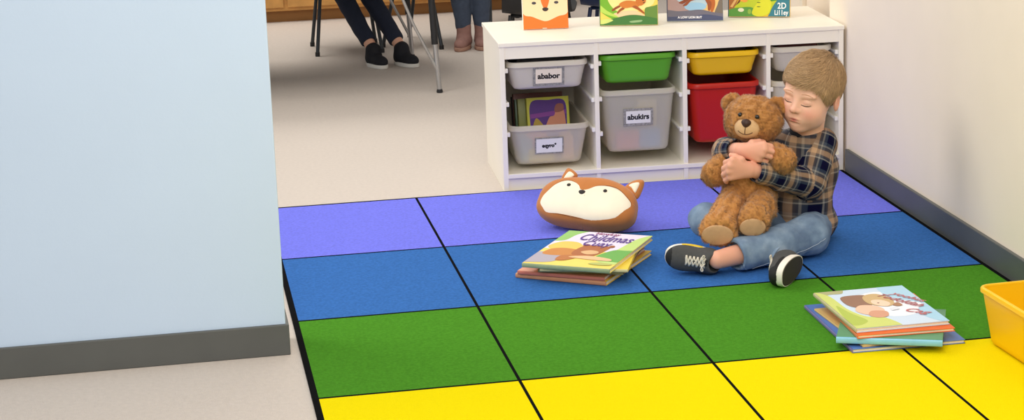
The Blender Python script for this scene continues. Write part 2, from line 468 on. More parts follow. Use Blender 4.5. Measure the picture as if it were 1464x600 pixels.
def bin_label(root, w, d, h, cx, cz, lw, lh, text, size, card, taper=0.028, border=0.009):
    rimh = 0.019
    slope = math.atan2(taper, h-rimh-0.022)
    q = (cz-0.022)/(h-rimh-0.022); yf = -(d/2-(1-q)*taper)
    M = Matrix.Translation((cx, yf-0.0012, cz)) @ Matrix.Rotation(PI/2+slope, 4, 'X')
    def plate(a, b, z0, z1):
        mb = MB().box(-a/2, a/2, -b/2, b/2, z0, z1, bev=0.0004); mb.v = [tuple(M @ Vector(p)) for p in mb.v]; return mb
    o = plate(lw, lh, 0, 0.0012).build('label_holder', GREYB, root)
    o['label'] = 'grey patterned label holder'
    c = plate(lw-2*border, lh-2*border, 0.0012, 0.0018).build('label_card', card, o)
    text_mesh('label_text', text, size, INK, o, M @ Matrix.Translation((0, 0, 0.0021)), bold=0.0011, xs=1.0)
    return o
def shelf_pt(x, y, z):
    c, s = math.cos(SYAW), math.sin(SYAW)
    return (SHELF_LOC[0]+c*x-s*y, SHELF_LOC[1]+s*x+c*y, z)
BIN_INFO = {
    0: ('shallow frosted white bin labelled ababor above the bin of books', CLEAR_G), 1: ('deep frosted bin full of picture books in the left bay', CLEAR),
    2: ('shallow green plastic bin above the deep frosted bin', GREEN_P), 3: ('deep frosted bin labelled abukirs below the green bin', CLEAR),
    4: ('shallow yellow plastic bin above the red bin in the storage unit', YELLOW_P), 5: ('deep red plastic bin below the shallow yellow bin', RED_P),
    6: ("shallow greyish bin behind the boy's head in the right bay", CLEAR_G), 7: ("deep frosted bin behind the boy's back in the right bay", CLEAR_G)}
BINROOT = []
for i, (bay, kd, top, h) in enumerate(BINS):
    a, b = BAYS[bay]; wr = b-a-0.012; lip = 0.008
    w, d = wr-2*lip-0.012, SD-0.06
    root = thing('storage_bin', BIN_INFO[i][0], 'bin', shelf_pt((a+b)/2-0.004, 0.012+lip+d/2, top-h), (0, 0, SYAW), 'plastic bins in the storage unit')
    tp = 0.012 if kd == 'low' else 0.018
    bin_parts(root, w, d, h, BIN_INFO[i][1], taper=tp, lip=lip)
    if i == 0: bin_label(root, w, d, h, 0.003, 0.046, 0.108, 0.070, 'ababor', 0.027, CARD, taper=tp)
    if i == 1: bin_label(root, w, d, h, -0.002, 0.068, 0.100, 0.060, 'eqyro°', 0.018, CARD_W, taper=tp, border=0.005)
    if i == 3: bin_label(root, w, d, h, -0.003, 0.125, 0.104, 0.062, 'abukirs', 0.026, CARD_W, taper=tp)
    BINROOT.append((root, w, d, h, top, (a+b)/2-0.004, 0.012+lip+d/2))

# things kept in the bins
def block(name, label, cat, bi, dx, dy, dz, size, rgb, rz=0.0, kind='box', group=None):
    root, w, d, h, top, cx, cy = BINROOT[bi]
    mb = MB(); sx, sy, sz = size
    if kind == 'box': mb.box(-sx/2, sx/2, -sy/2, sy/2, 0, sz, bev=min(size)*0.14)
    elif kind == 'ball':
        bm = bmesh.new(); bmesh.ops.create_icosphere(bm, subdivisions=3, radius=sx/2)
        for v in bm.verts: v.co.z = v.co.z+sx/2
        mb.bm(bm)
    o = mb.build(name, paint(rgb), auto=0.6)
    o.location = shelf_pt(cx+dx, cy+dy, top-h+dz); o.rotation_euler = (0, 0, SYAW+rz)
    tag(o, label, cat, group)
    return o
G1, G2 = 'toys in the deep frosted bins', 'toys in the deep frosted bins'
block('toy_block', 'yellow toy block at the bottom front of the bin of books', 'toy', 1, -0.025, -0.148, 0.007, (0.09, 0.05, 0.045), (240, 220, 70), group=G1)
block('toy_block', 'teal toy block in the left end of the bin of books', 'toy', 1, -0.074, -0.112, 0.007, (0.04, 0.10, 0.075), (120, 175, 165), group=G1)
block('toy_block', 'coral toy block behind the label of the bin of books', 'toy', 1, -0.03, -0.10, 0.007, (0.07, 0.05, 0.085), (235, 150, 120), group=G1)
block('toy_block', 'orange toy block in the right end of the bin of books', 'toy', 1, 0.070, -0.115, 0.007, (0.04, 0.09, 0.08), (245, 190, 110), group=G1)
block('toy_ball', 'pale yellow green toy ball in the middle of the bin of books', 'toy', 1, 0.025, -0.085, 0.007, (0.045, 0.045, 0.045), (225, 220, 110), kind='ball', group=G1)
block('toy_block', 'pink toy block low in the deep bin labelled abukirs', 'toy', 3, -0.035, -0.148, 0.007, (0.08, 0.05, 0.065), (225, 130, 120), group=G2)
block('toy_block', 'blue toy block low in the deep bin labelled abukirs', 'toy', 3, 0.044, -0.138, 0.007, (0.075, 0.05, 0.065), (90, 165, 225), group=G2)
block('toy_ball', 'orange toy ball left in the deep bin labelled abukirs', 'toy', 3, -0.060, -0.09, 0.007, (0.07, 0.07, 0.07), (240, 190, 120), kind='ball', group=G2)
block('toy_block', 'yellow toy block behind the blue one in the bin labelled abukirs', 'toy', 3, 0.055, -0.03, 0.007, (0.07, 0.07, 0.15), (245, 220, 150), group=G2)
# ================================================================== BOOKS
PAGES = mat('paper_pages', (240, 232, 212), 0.8, var=0.06, vscale=300)
def book(name, label, w, h, t, cover, loc, rot, shapes=None, spine=None, group=None, board=0.0016, over=0.003, page=None, gloss=0.35, title=None):
    """local frame: x = width with the spine at x=0, y = height, z = thickness; origin at the cover's bottom left corner"""
    o = thing(name, label, 'book', loc, rot, group)
    cm = mat('cover_%02x%02x%02x' % tuple(cover), cover, gloss, var=0.04, vscale=14); mats = [cm]
    mb = MB()
    mb.box(0, w, 0, h, 0, board, bev=0.0004).box(0, w, 0, h, t-board, t, bev=0.0004)
    n = 6; ring0 = []; ring1 = []
    sm = 0
    if spine: mats.append(mat('cover_%02x%02x%02x' % tuple(spine), spine, gloss, var=0.06, vscale=30)); sm = 1
    rr = []
    for k in range(n+1):
        a = -PI/2+PI*k/n; rr.append((-math.cos(a)*t*0.22, t/2+math.sin(a)*t/2))
    outer = rr; inner = [(0.0012, p[1]) for p in rr][::-1]
    loop = outer+inner
    mb.loft([[(p[0], 0, p[1]) for p in loop], [(p[0], h, p[1]) for p in loop]], sm, True, True)
    mb.build('cover', mats, o, auto=0.6)
    MB().box(0.0012, w-over, over, h-over, board, t-board).build('pages', page or PAGES, o)
    z = t
    if shapes: pic, z = picture('cover_picture', shapes, w-0.0016, h-0.0016, t+0.0001, o, 0.0008, 0.0008)
    for tt in (title or []):
        body, size, rgb, x, y, rz, sh, xs = tt
        text_mesh('cover_title', body, size, paint(rgb), o, Matrix.Translation((x*w, y*h, z+0.0003)) @ Matrix.Rotation(rz, 4, 'Z'), shear=sh, bold=0.0006, xs=xs)
    return o
FULL = [(0, 0), (1, 0), (1, 1), (0, 1)]
def L(*p): return list(p)
# ---- four picture books standing on top of the storage unit
fox_art = [(FULL, (238, 122, 34)),
    (smoothloop([(0.0, 0.45), (0.0, 1.0), (0.34, 1.0), (0.42, 0.72), (0.5, 0.52), (0.58, 0.72), (0.66, 1.0), (1.0, 1.0), (1.0, 0.45), (0.78, 0.34), (0.6, 0.24), (0.5, 0.21), (0.4, 0.24), (0.2, 0.35)], 5), (252, 226, 178)),
    ([(0.37, 1.0), (0.63, 1.0), (0.54, 0.66), (0.5, 0.58), (0.46, 0.66)], (240, 118, 42)),
    (circ(0.25, 0.735, 0.05, 0.04), (70, 66, 72)), (circ(0.75, 0.735, 0.05, 0.04), (70, 66, 72)),
    (smoothloop([(0.435, 0.575), (0.5, 0.605), (0.565, 0.575), (0.555, 0.52), (0.5, 0.49), (0.445, 0.52)]), (62, 46, 44)),
    ([(0.42, 0.0), (0.52, 0.0), (0.52, 0.018), (0.42, 0.018)], (252, 240, 214))]
GRASS_ART = [(FULL, (250, 214, 92)),
    (circ(0.45, 0.75, 0.5, 0.35), (253, 232, 150)),
    (smoothloop([(-0.1, 0.62), (-0.1, 1.1), (0.08, 1.1), (0.14, 0.75), (0.24, 0.5), (0.4, 0.3), (0.2, 0.2)]), (120, 180, 40)),
    (smoothloop([(0.2, 0.3), (0.35, 0.42), (0.62, 0.44), (0.78, 0.25), (0.5, 0.2)]), (248, 208, 160)),
    (smoothloop([(0.78, 0.2), (0.78, 0.5), (0.86, 0.56), (0.92, 0.58), (1.1, 0.62), (1.1, 0.1), (0.8, 0.05)]), (104, 140, 56)),
    (smoothloop([(-0.1, -0.1), (-0.1, 0.12), (0.2, 0.2), (0.5, 0.31), (0.75, 0.28), (1.1, 0.12), (1.1, -0.1)]), (66, 122, 52)),
    (smoothloop([(0.0, 0.62), (0.12, 0.45), (0.28, 0.3), (0.3, 0.24), (0.1, 0.34), (-0.05, 0.5)]), (190, 220, 90)),
    (smoothloop([(0.0, 0.16), (0.14, 0.2), (0.22, 0.15), (0.1, 0.06), (0.0, 0.04)]), (214, 226, 120)),
    (smoothloop([(0.52, 0.12), (0.72, 0.15), (0.7, 0.09), (0.54, 0.07)]), (150, 184, 128)),
    # running cub
    (smoothloop([(0.2, 0.48), (0.28, 0.58), (0.37, 0.64), (0.36, 0.58), (0.28, 0.5), (0.22, 0.44)]), (150, 72, 26)),
    (smoothloop([(0.29, 0.38), (0.34, 0.5), (0.42, 0.58), (0.42, 0.5), (0.36, 0.44), (0.31, 0.36)]), (158, 76, 28)),
    (smoothloop([(0.33, 0.62), (0.36, 0.7), (0.46, 0.76), (0.6, 0.74), (0.7, 0.68), (0.66, 0.56), (0.54, 0.55), (0.42, 0.53)]), (214, 126, 42)),
    (smoothloop([(0.62, 0.6), (0.7, 0.5), (0.78, 0.36), (0.75, 0.35), (0.66, 0.46), (0.56, 0.56)]), (170, 84, 30)),
    (smoothloop([(0.62, 0.7), (0.64, 0.82), (0.72, 0.9), (0.79, 0.84), (0.79, 0.7), (0.72, 0.6), (0.66, 0.62)]), (206, 116, 40)),
    (circ(0.75, 0.76, 0.018, 0.018), (60, 30, 16)), (circ(0.765, 0.69, 0.02, 0.014), (80, 40, 20)),
    (circ(0.14, 0.9, 0.07, 0.06), (236, 206, 40))]
MOUNT_ART = [(FULL, (186, 208, 220)),
    (smoothloop([(0.6, 0.3), (0.75, 0.6), (0.85, 1.1), (1.1, 1.1), (1.1, 0.3)]), (240, 196, 120)),
    (smoothloop([(0.86, 0.2), (0.9, 0.5), (0.95, 0.68), (1.1, 0.62), (1.1, 0.1)]), (120, 108, 96)),
    (smoothloop([(-0.1, 0.3), (-0.1, 0.86), (0.1, 0.76), (0.25, 0.58), (0.5, 0.36), (0.45, 0.2)]), (176, 146, 142)),
    (circ(0.5, 0.46, 0.2, 0.14), (156, 198, 226)),
    (smoothloop([(-0.1, -0.1), (-0.1, 0.34), (0.2, 0.32), (0.4, 0.34), (0.6, 0.36), (0.8, 0.28), (1.1, 0.16), (1.1, -0.1)]), (112, 108, 122)),
    (smoothloop([(-0.1, -0.1), (-0.1, 0.12), (0.4, 0.14), (0.7, 0.2), (1.1, 0.06), (1.1, -0.1)]), (74, 80, 112)),
    (smoothloop([(0.2, 0.6), (0.28, 0.56), (0.38, 0.68), (0.46, 0.8), (0.42, 0.88), (0.3, 0.7)]), (140, 66, 30)),
    (smoothloop([(0.28, 0.52), (0.34, 0.5), (0.42, 0.64), (0.52, 0.7), (0.48, 0.8)]), (152, 74, 34)),
    (smoothloop([(0.4, 0.84), (0.5, 0.96), (0.66, 0.98), (0.8, 0.94), (0.8, 0.78), (0.68, 0.7), (0.52, 0.7)]), (214, 122, 36)),
    (smoothloop([(0.7, 0.78), (0.78, 0.56), (0.78, 0.3), (0.82, 0.3), (0.86, 0.56), (0.82, 0.84)]), (190, 100, 34)),
    (smoothloop([(0.66, 0.76), (0.72, 0.52), (0.73, 0.34), (0.77, 0.34), (0.79, 0.6)]), (158, 78, 30)),
    (smoothloop([(0.66, 0.9), (0.7, 1.02), (0.82, 1.02), (0.84, 0.86), (0.76, 0.82)]), (226, 152, 60))]
WOOD_ART = [(FULL, (240, 196, 48)),
    (smoothloop([(-0.1, 0.2), (-0.1, 1.1), (0.2, 1.1), (0.16, 0.6), (0.06, 0.2)]), (176, 104, 44)),
    ([(0.02, 0.3), (0.14, 0.66), (0.18, 0.66), (0.06, 0.28)], (232, 182, 110)), ([(0.08, 0.24), (0.18, 0.56), (0.2, 0.52), (0.12, 0.22)], (120, 66, 28)),
    (smoothloop([(0.14, 0.2), (0.22, 0.5), (0.3, 0.72), (0.5, 0.6), (0.75, 0.7), (1.1, 0.9), (1.1, 0.1)]), (196, 208, 36)),
    (smoothloop([(0.6, 0.5), (0.64, 0.9), (0.7, 1.1), (1.1, 1.1), (1.1, 0.7), (0.8, 0.5)]), (70, 140, 44)),
    (smoothloop([(-0.05, -0.05), (0.0, 0.2), (0.2, 0.28), (0.4, 0.26), (0.45, -0.05)]), (92, 156, 60)),
    (smoothloop([(0.36, 0.86), (0.42, 1.1), (0.66, 1.1), (0.66, 0.86), (0.56, 0.72), (0.46, 0.74)]), (226, 104, 28)),
    (circ(0.24, 0.52, 0.06, 0.09, rot=0.5), (244, 168, 60)), (circ(0.2, 0.2, 0.05, 0.06), (240, 236, 200)), (circ(0.34, 0.15, 0.03, 0.08), (150, 186, 70)),
    (smoothloop([(0.38, 0.1), (0.46, 0.4), (0.6, 0.56), (0.7, 0.44), (0.66, 0.1), (0.5, 0.0)]), (222, 220, 40)),
    (circ(0.49, 0.43, 0.03, 0.015), (110, 120, 30)), (circ(0.49, 0.3, 0.03, 0.015), (110, 120, 30)),
    (smoothloop([(0.66, -0.1), (0.68, 0.12), (0.74, 0.36), (0.86, 0.62), (1.1, 0.84), (1.1, -0.1)]), (52, 124, 140))]
def on_top(label, lx, ly, yaw, w, t, cover, shapes, spine, title=None, lean=9):
    l = shelf_pt(lx, ly, SH+0.0008)
    return book('picture_book', label, w, 0.25, t, cover, l, (PI/2-math.radians(lean), 0, SYAW+math.radians(yaw)), shapes, spine, 'picture books standing on the storage unit', title=title)
def rescale(shapes, s):   # the printed scene fills the lower part of a cover of height 0.25
    return [([(x, y*s) for x, y in pts] if pts is not FULL else FULL, c) for pts, c in shapes]
on_top('picture book with an orange fox face cover on the storage unit', 0.118, 0.262, -4, 0.158, 0.012, (236, 126, 40), rescale(fox_art, 0.49), (252, 240, 220))
on_top('picture book with a brown cub running over green hills', 0.392, 0.262, -13, 0.202, 0.012, (250, 214, 92), rescale(GRASS_ART, 0.45), (80, 120, 60))
on_top('picture book with a brown animal leaping over grey mountains', 0.637, 0.282, -13, 0.196, 0.014, (186, 208, 220), rescale(MOUNT_ART, 0.43), (74, 80, 112),
       title=[('A LOW LION BUT', 0.0105, (235, 232, 236), 0.40, 0.05, -0.01, 0, 1.0)])
on_top('picture book with yellow leaves and a teal corner on the storage unit', 0.868, 0.318, -20, 0.218, 0.016, (240, 196, 48), rescale(WOOD_ART, 0.46), (40, 84, 96),
       title=[('2D', 0.030, (245, 246, 244), 0.87, 0.150, 0.0, 0, 0.85), ('Li11ey', 0.024, (245, 246, 244), 0.86, 0.055, 0.0, 0, 0.78)])

# ---- stack on the rug beside the fox cushion
def lay(label, cx, cy, z, w, h, t, ang, cover, spine_front=True, **k):
    """flat book; 'ang' turns its width direction; the spine lies along its near edge"""
    a = math.radians(ang); c, s = math.cos(a), math.sin(a)
    # local x (from spine) points away from the viewer, local y to the left
    bx, by = (cx-c*w/2-(-s)*h/2, cy-s*w/2-c*h/2)
    return book('picture_book', label, w, h, t, cover, (bx, by, z), (0, 0, a), **k)
cuddle = [(FULL, (246, 222, 110)),
    (L((0, 0.45), (1, 0.45), (1, 1), (0, 1)), (236, 226, 246)),
    (smoothloop([(-0.1, 0.72), (-0.1, 1.1), (0.3, 1.1), (0.16, 0.9), (0.1, 0.7)]), (150, 200, 110)),
    (smoothloop([(0.74, 0.2), (0.82, 0.55), (0.9, 0.9), (1.1, 1.0), (1.1, 0.2)]), (196, 224, 130)),
    (smoothloop([(0.68, 0.3), (0.78, 0.5), (0.9, 0.52), (1.1, 0.5), (1.1, 0.2), (0.8, 0.22)]), (110, 178, 84)),
    (smoothloop([(0.02, 0.5), (0.1, 0.66), (0.3, 0.66), (0.42, 0.5), (0.2, 0.4)]), (248, 204, 96)),
    (smoothloop([(-0.05, 0.05), (-0.05, 0.28), (0.12, 0.36), (0.32, 0.3), (0.3, 0.1), (0.1, 0.04)]), (178, 172, 186)),
    (smoothloop([(0.06, 0.3), (0.1, 0.44), (0.26, 0.48), (0.46, 0.42), (0.44, 0.3), (0.2, 0.26)]), (206, 136, 66)),
    (smoothloop([(0.38, 0.34), (0.38, 0.5), (0.44, 0.6), (0.56, 0.6), (0.66, 0.6), (0.72, 0.58), (0.7, 0.44), (0.64, 0.3), (0.5, 0.26)]), (176, 104, 58)),
    (circ(0.42, 0.6, 0.035, 0.035), (160, 90, 48)), (circ(0.72, 0.6, 0.035, 0.035), (160, 90, 48)),
    (smoothloop([(0.46, 0.4), (0.54, 0.46), (0.64, 0.44), (0.66, 0.38), (0.56, 0.34)]), (226, 184, 134)),
    (smoothloop([(0.3, 0.14), (0.3, 0.26), (0.44, 0.3), (0.5, 0.24), (0.4, 0.14)]), (190, 118, 62)),
    (smoothloop([(0.4, 0.24), (0.6, 0.3), (0.86, 0.26), (0.9, 0.2), (0.7, 0.2)]), (238, 196, 150)),
    (smoothloop([(0.7, 0.1), (0.8, 0.14), (0.96, 0.12), (0.94, 0.08), (0.8, 0.07)]), (190, 196, 110))]
CX1, CY1 = 1.185, 5.845
def lay2(label, cx, cy, z, W_, H_, t, ang, cover, **k):
    """flat book read from the camera side: W_ along the reading direction, H_ away; spine on the left"""
    a = math.radians(ang); c, s = math.cos(a), math.sin(a)
    return book('picture_book', label, W_, H_, t, cover, (cx-c*W_/2+s*H_/2, cy-s*W_/2-c*H_/2, z), (0, 0, a), **k)
GS1 = 'books stacked beside the fox cushion'
def lay_near(label, cx, cy, z, W_, H_, t, ang, cover, shapes=None, title=None, **k):
    """as lay2, but the spine lies along the edge nearest the camera: build with x away from the viewer"""
    a = math.radians(ang); c, s = math.cos(a), math.sin(a)
    # local x -> away (-s, c); local y -> left (-c, -s); origin = near right corner
    ox, oy = cx+c*W_/2+s*H_/2, cy+s*W_/2-c*H_/2
    if shapes: shapes = [([(p[1], 1-p[0]) for p in pts], col) for pts, col in shapes]
    if title: title = [(b, sz, rgb, y, 1-x, r-PI/2, sh, xs) for b, sz, rgb, x, y, r, sh, xs in title]
    return book('picture_book', label, H_, W_, t, cover, (ox, oy, z), (0, 0, a+PI/2), shapes=shapes, title=title, **k)
zz = RZ+0.0006
lay_near('yellow picture book at the bottom of the stack by the fox cushion', 1.178, 5.874, zz, 0.285, 0.355, 0.013, -35, (236, 196, 60), spine=(214, 150, 110), group=GS1); zz += 0.0136
lay_near('rose spined picture book second from the bottom by the fox cushion', 1.170, 5.868, zz, 0.270, 0.345, 0.011, -33, (222, 150, 120), spine=(206, 120, 100), group=GS1); zz += 0.0116
lay_near('olive brown picture book in the middle of the stack by the fox cushion', 1.200, 5.862, zz, 0.250, 0.340, 0.010, -24, (176, 140, 70), spine=(150, 140, 90), group=GS1); zz += 0.0106
lay_near('yellow picture book just under the topmost one by the fox cushion', 1.196, 5.850, zz, 0.255, 0.350, 0.009, -20, (240, 212, 70), spine=(210, 200, 150), group=GS1); zz += 0.0096
lay_near('topmost picture book by the fox cushion with purple title and sleepy bear', CX1, CY1, zz, 0.268, 0.385, 0.013, -32, (246, 222, 110), shapes=cuddle, spine=(150, 166, 130), group=GS1,
         title=[('HowLay', 0.032, (150, 40, 110), 0.50, 0.945, 0, 0.1, 0.72), ('Childmas', 0.098, (88, 50, 150), 0.55, 0.81, -0.02, 0.12, 0.46), ('Cuay', 0.076, (88, 50, 150), 0.52, 0.645, -0.02, 0.12, 0.56)])
STACK1_TOP = zz+0.013

# ---- stack on the rug in front of the yellow bin
GS2 = 'books stacked between the boy and the yellow bin'
hug = [(FULL, (206, 224, 244)),
    (circ(0.62, 0.55, 0.34, 0.34), (240, 244, 252)),
    (smoothloop([(0.7, 0.75), (0.75, 1.1), (1.1, 1.1), (1.1, 0.5), (0.9, 0.55)]), (176, 216, 240)),
    (smoothloop([(0.85, 0.1), (0.85, 0.36), (1.1, 0.46), (1.1, -0.1)]), (168, 212, 238)),
    (smoothloop([(-0.1, 0.5), (-0.1, 1.1), (0.3, 1.1), (0.28, 0.92), (0.1, 0.9), (0.05, 0.7)]), (176, 176, 130)),
    (smoothloop([(-0.1, -0.1), (-0.1, 0.95), (0.1, 0.9), (0.14, 0.5), (0.24, 0.28), (0.42, 0.2), (0.46, -0.1)]), (206, 216, 120)),
    (smoothloop([(0.0, 0.1), (0.06, 0.6), (0.12, 0.4), (0.2, 0.16)]), (178, 196, 84)),
    (smoothloop([(0.18, 0.62), (0.2, 0.8), (0.34, 0.84), (0.5, 0.8), (0.48, 0.6), (0.34, 0.5), (0.24, 0.52)]), (150, 112, 92)),
    (smoothloop([(0.2, 0.44), (0.3, 0.56), (0.46, 0.52), (0.5, 0.4), (0.4, 0.28), (0.26, 0.32)]), (238, 196, 170)),
    (smoothloop([(0.28, 0.3), (0.36, 0.4), (0.5, 0.36), (0.46, 0.24), (0.34, 0.22)]), (214, 158, 130)),
    (smoothloop([(0.42, 0.58), (0.42, 0.74), (0.5, 0.82), (0.62, 0.82), (0.7, 0.7), (0.68, 0.54), (0.56, 0.48)]), (206, 176, 126)),
    (smoothloop([(0.46, 0.56), (0.48, 0.66), (0.58, 0.66), (0.64, 0.56), (0.56, 0.48)]), (244, 212, 186)),
    (smoothloop([(0.64, 0.5), (0.72, 0.56), (0.74, 0.48), (0.68, 0.46)]), (170, 126, 96)),
    (circ(0.52, 0.58, 0.012, 0.01), (110, 70, 60)),
    ([(0.56, 0.36), (0.66, 0.38), (0.66, 0.44), (0.57, 0.43)], (226, 230, 240))]
zz = RZ+0.0006
lay2('large blue picture book at the bottom of the stack near the yellow bin', 1.814, 5.060, zz, 0.302, 0.412, 0.010, -0.5, (84, 120, 190), spine=(120, 110, 170), group=GS2); zz += 0.0106
lay2('thin tan picture book above the large blue one near the yellow bin', 1.790, 5.040, zz, 0.215, 0.345, 0.006, 3, (226, 190, 120), spine=(226, 190, 120), group=GS2); zz += 0.0066
lay_near('thick book with a light blue spine in the stack near the yellow bin', 1.808, 4.970, zz, 0.268, 0.275, 0.017, -23, (90, 150, 110), spine=(132, 198, 232), group=GS2, gloss=0.25); zz += 0.0176
lay2('orange picture book second from the top near the yellow bin', 1.812, 5.022, zz, 0.258, 0.330, 0.009, -2, (226, 104, 40), spine=(214, 120, 70), group=GS2); zz += 0.0096
lay2('topmost picture book near the yellow bin with a hugging child cover', 1.805, 5.055, zz, 0.252, 0.345, 0.010, 0.5, (206, 224, 244), shapes=hug, spine=(200, 190, 150), group=GS2,
     title=[('yoohus', 0.034, (196, 110, 116), 0.90, 0.66, -1.05, 0.25, 1.1), ('Todoldah', 0.040, (176, 92, 100), 0.77, 0.60, -1.05, 0.25, 1.0), ('Cag', 0.044, (196, 110, 116), 0.80, 0.29, -0.75, 0.25, 1.0)])

# ---- picture books standing in the deep left bin
GS3 = 'picture books in the deep bin of the left bay'
root, bw, bd, bh, btop, bcx, bcy = BINROOT[1]
purple = [(FULL, (196, 196, 70)), (smoothloop([(0.1, 0.1), (0.06, 0.5), (0.1, 0.92), (0.5, 0.95), (0.9, 0.92), (0.94, 0.5), (0.9, 0.1), (0.5, 0.06)]), (84, 46, 130)),
    (L((0.07, 0.62), (0.93, 0.68), (0.93, 0.76), (0.07, 0.70)), (130, 60, 150)), (smoothloop([(0.12, 0.4), (0.2, 0.62), (0.34, 0.52), (0.4, 0.4)]), (176, 150, 60)),
    (smoothloop([(0.44, 0.4), (0.52, 0.62), (0.64, 0.66), (0.7, 0.78), (0.84, 0.8), (0.9, 0.62), (0.86, 0.4)]), (206, 140, 110)), (smoothloop([(0.66, 0.72), (0.7, 0.86), (0.86, 0.86), (0.86, 0.74)]), (150, 90, 80))]
def in_bin(label, dx, dy, w, h, t, cover, rz, lean, shapes=None, z0=0.012):
    l = shelf_pt(bcx+dx, bcy+dy, btop-bh+z0)
    return book('picture_book', label, w, h, t, cover, l, (PI/2-math.radians(lean), 0, SYAW+math.radians(rz)), shapes, tuple(int(v*0.7) for v in cover), GS3, page=None)
in_bin('purple picture book with a lime border at the front of the bin of books', -0.052, -0.040, 0.150, 0.19, 0.012, (196, 196, 70), 2, 10, purple)
in_bin('olive green picture book behind the purple one in the bin of books', -0.080, -0.020, 0.165, 0.185, 0.012, (120, 126, 40), 3, 10)
in_bin('dark green picture book third from the front in the bin of books', -0.088, 0.0, 0.17, 0.18, 0.012, (52, 88, 44), 2, 10)
in_bin('brown picture book fourth from the front in the bin of books', -0.090, 0.028, 0.175, 0.195, 0.014, (110, 52, 36), 1, 9)
in_bin('black picture book at the very back of the bin of books', -0.092, 0.055, 0.175, 0.18, 0.016, (44, 34, 40), 2, 9)
# ---- dark boxes filling the shallow bins, their tops just above the rims
def in_low(bi, label, rgb, dz):
    w_, d_, h_ = BINROOT[bi][1:4]
    block('pencil_case', label, 'case', bi, 0, 0.0, 0.007, (w_-0.06, d_-0.10, h_+dz-0.007), rgb, group='dark cases filling the shallow bins')
in_low(0, 'black case filling the shallow bin labelled ababor', (30, 28, 30), 0.004)
in_low(2, 'dark green case filling the shallow green bin', (40, 52, 24), 0.002)
in_low(4, 'dark brown case filling the shallow yellow bin', (44, 34, 24), 0.004)
in_low(6, "dark red case filling the shallow bin behind the boy's head", (92, 36, 34), 0.004)
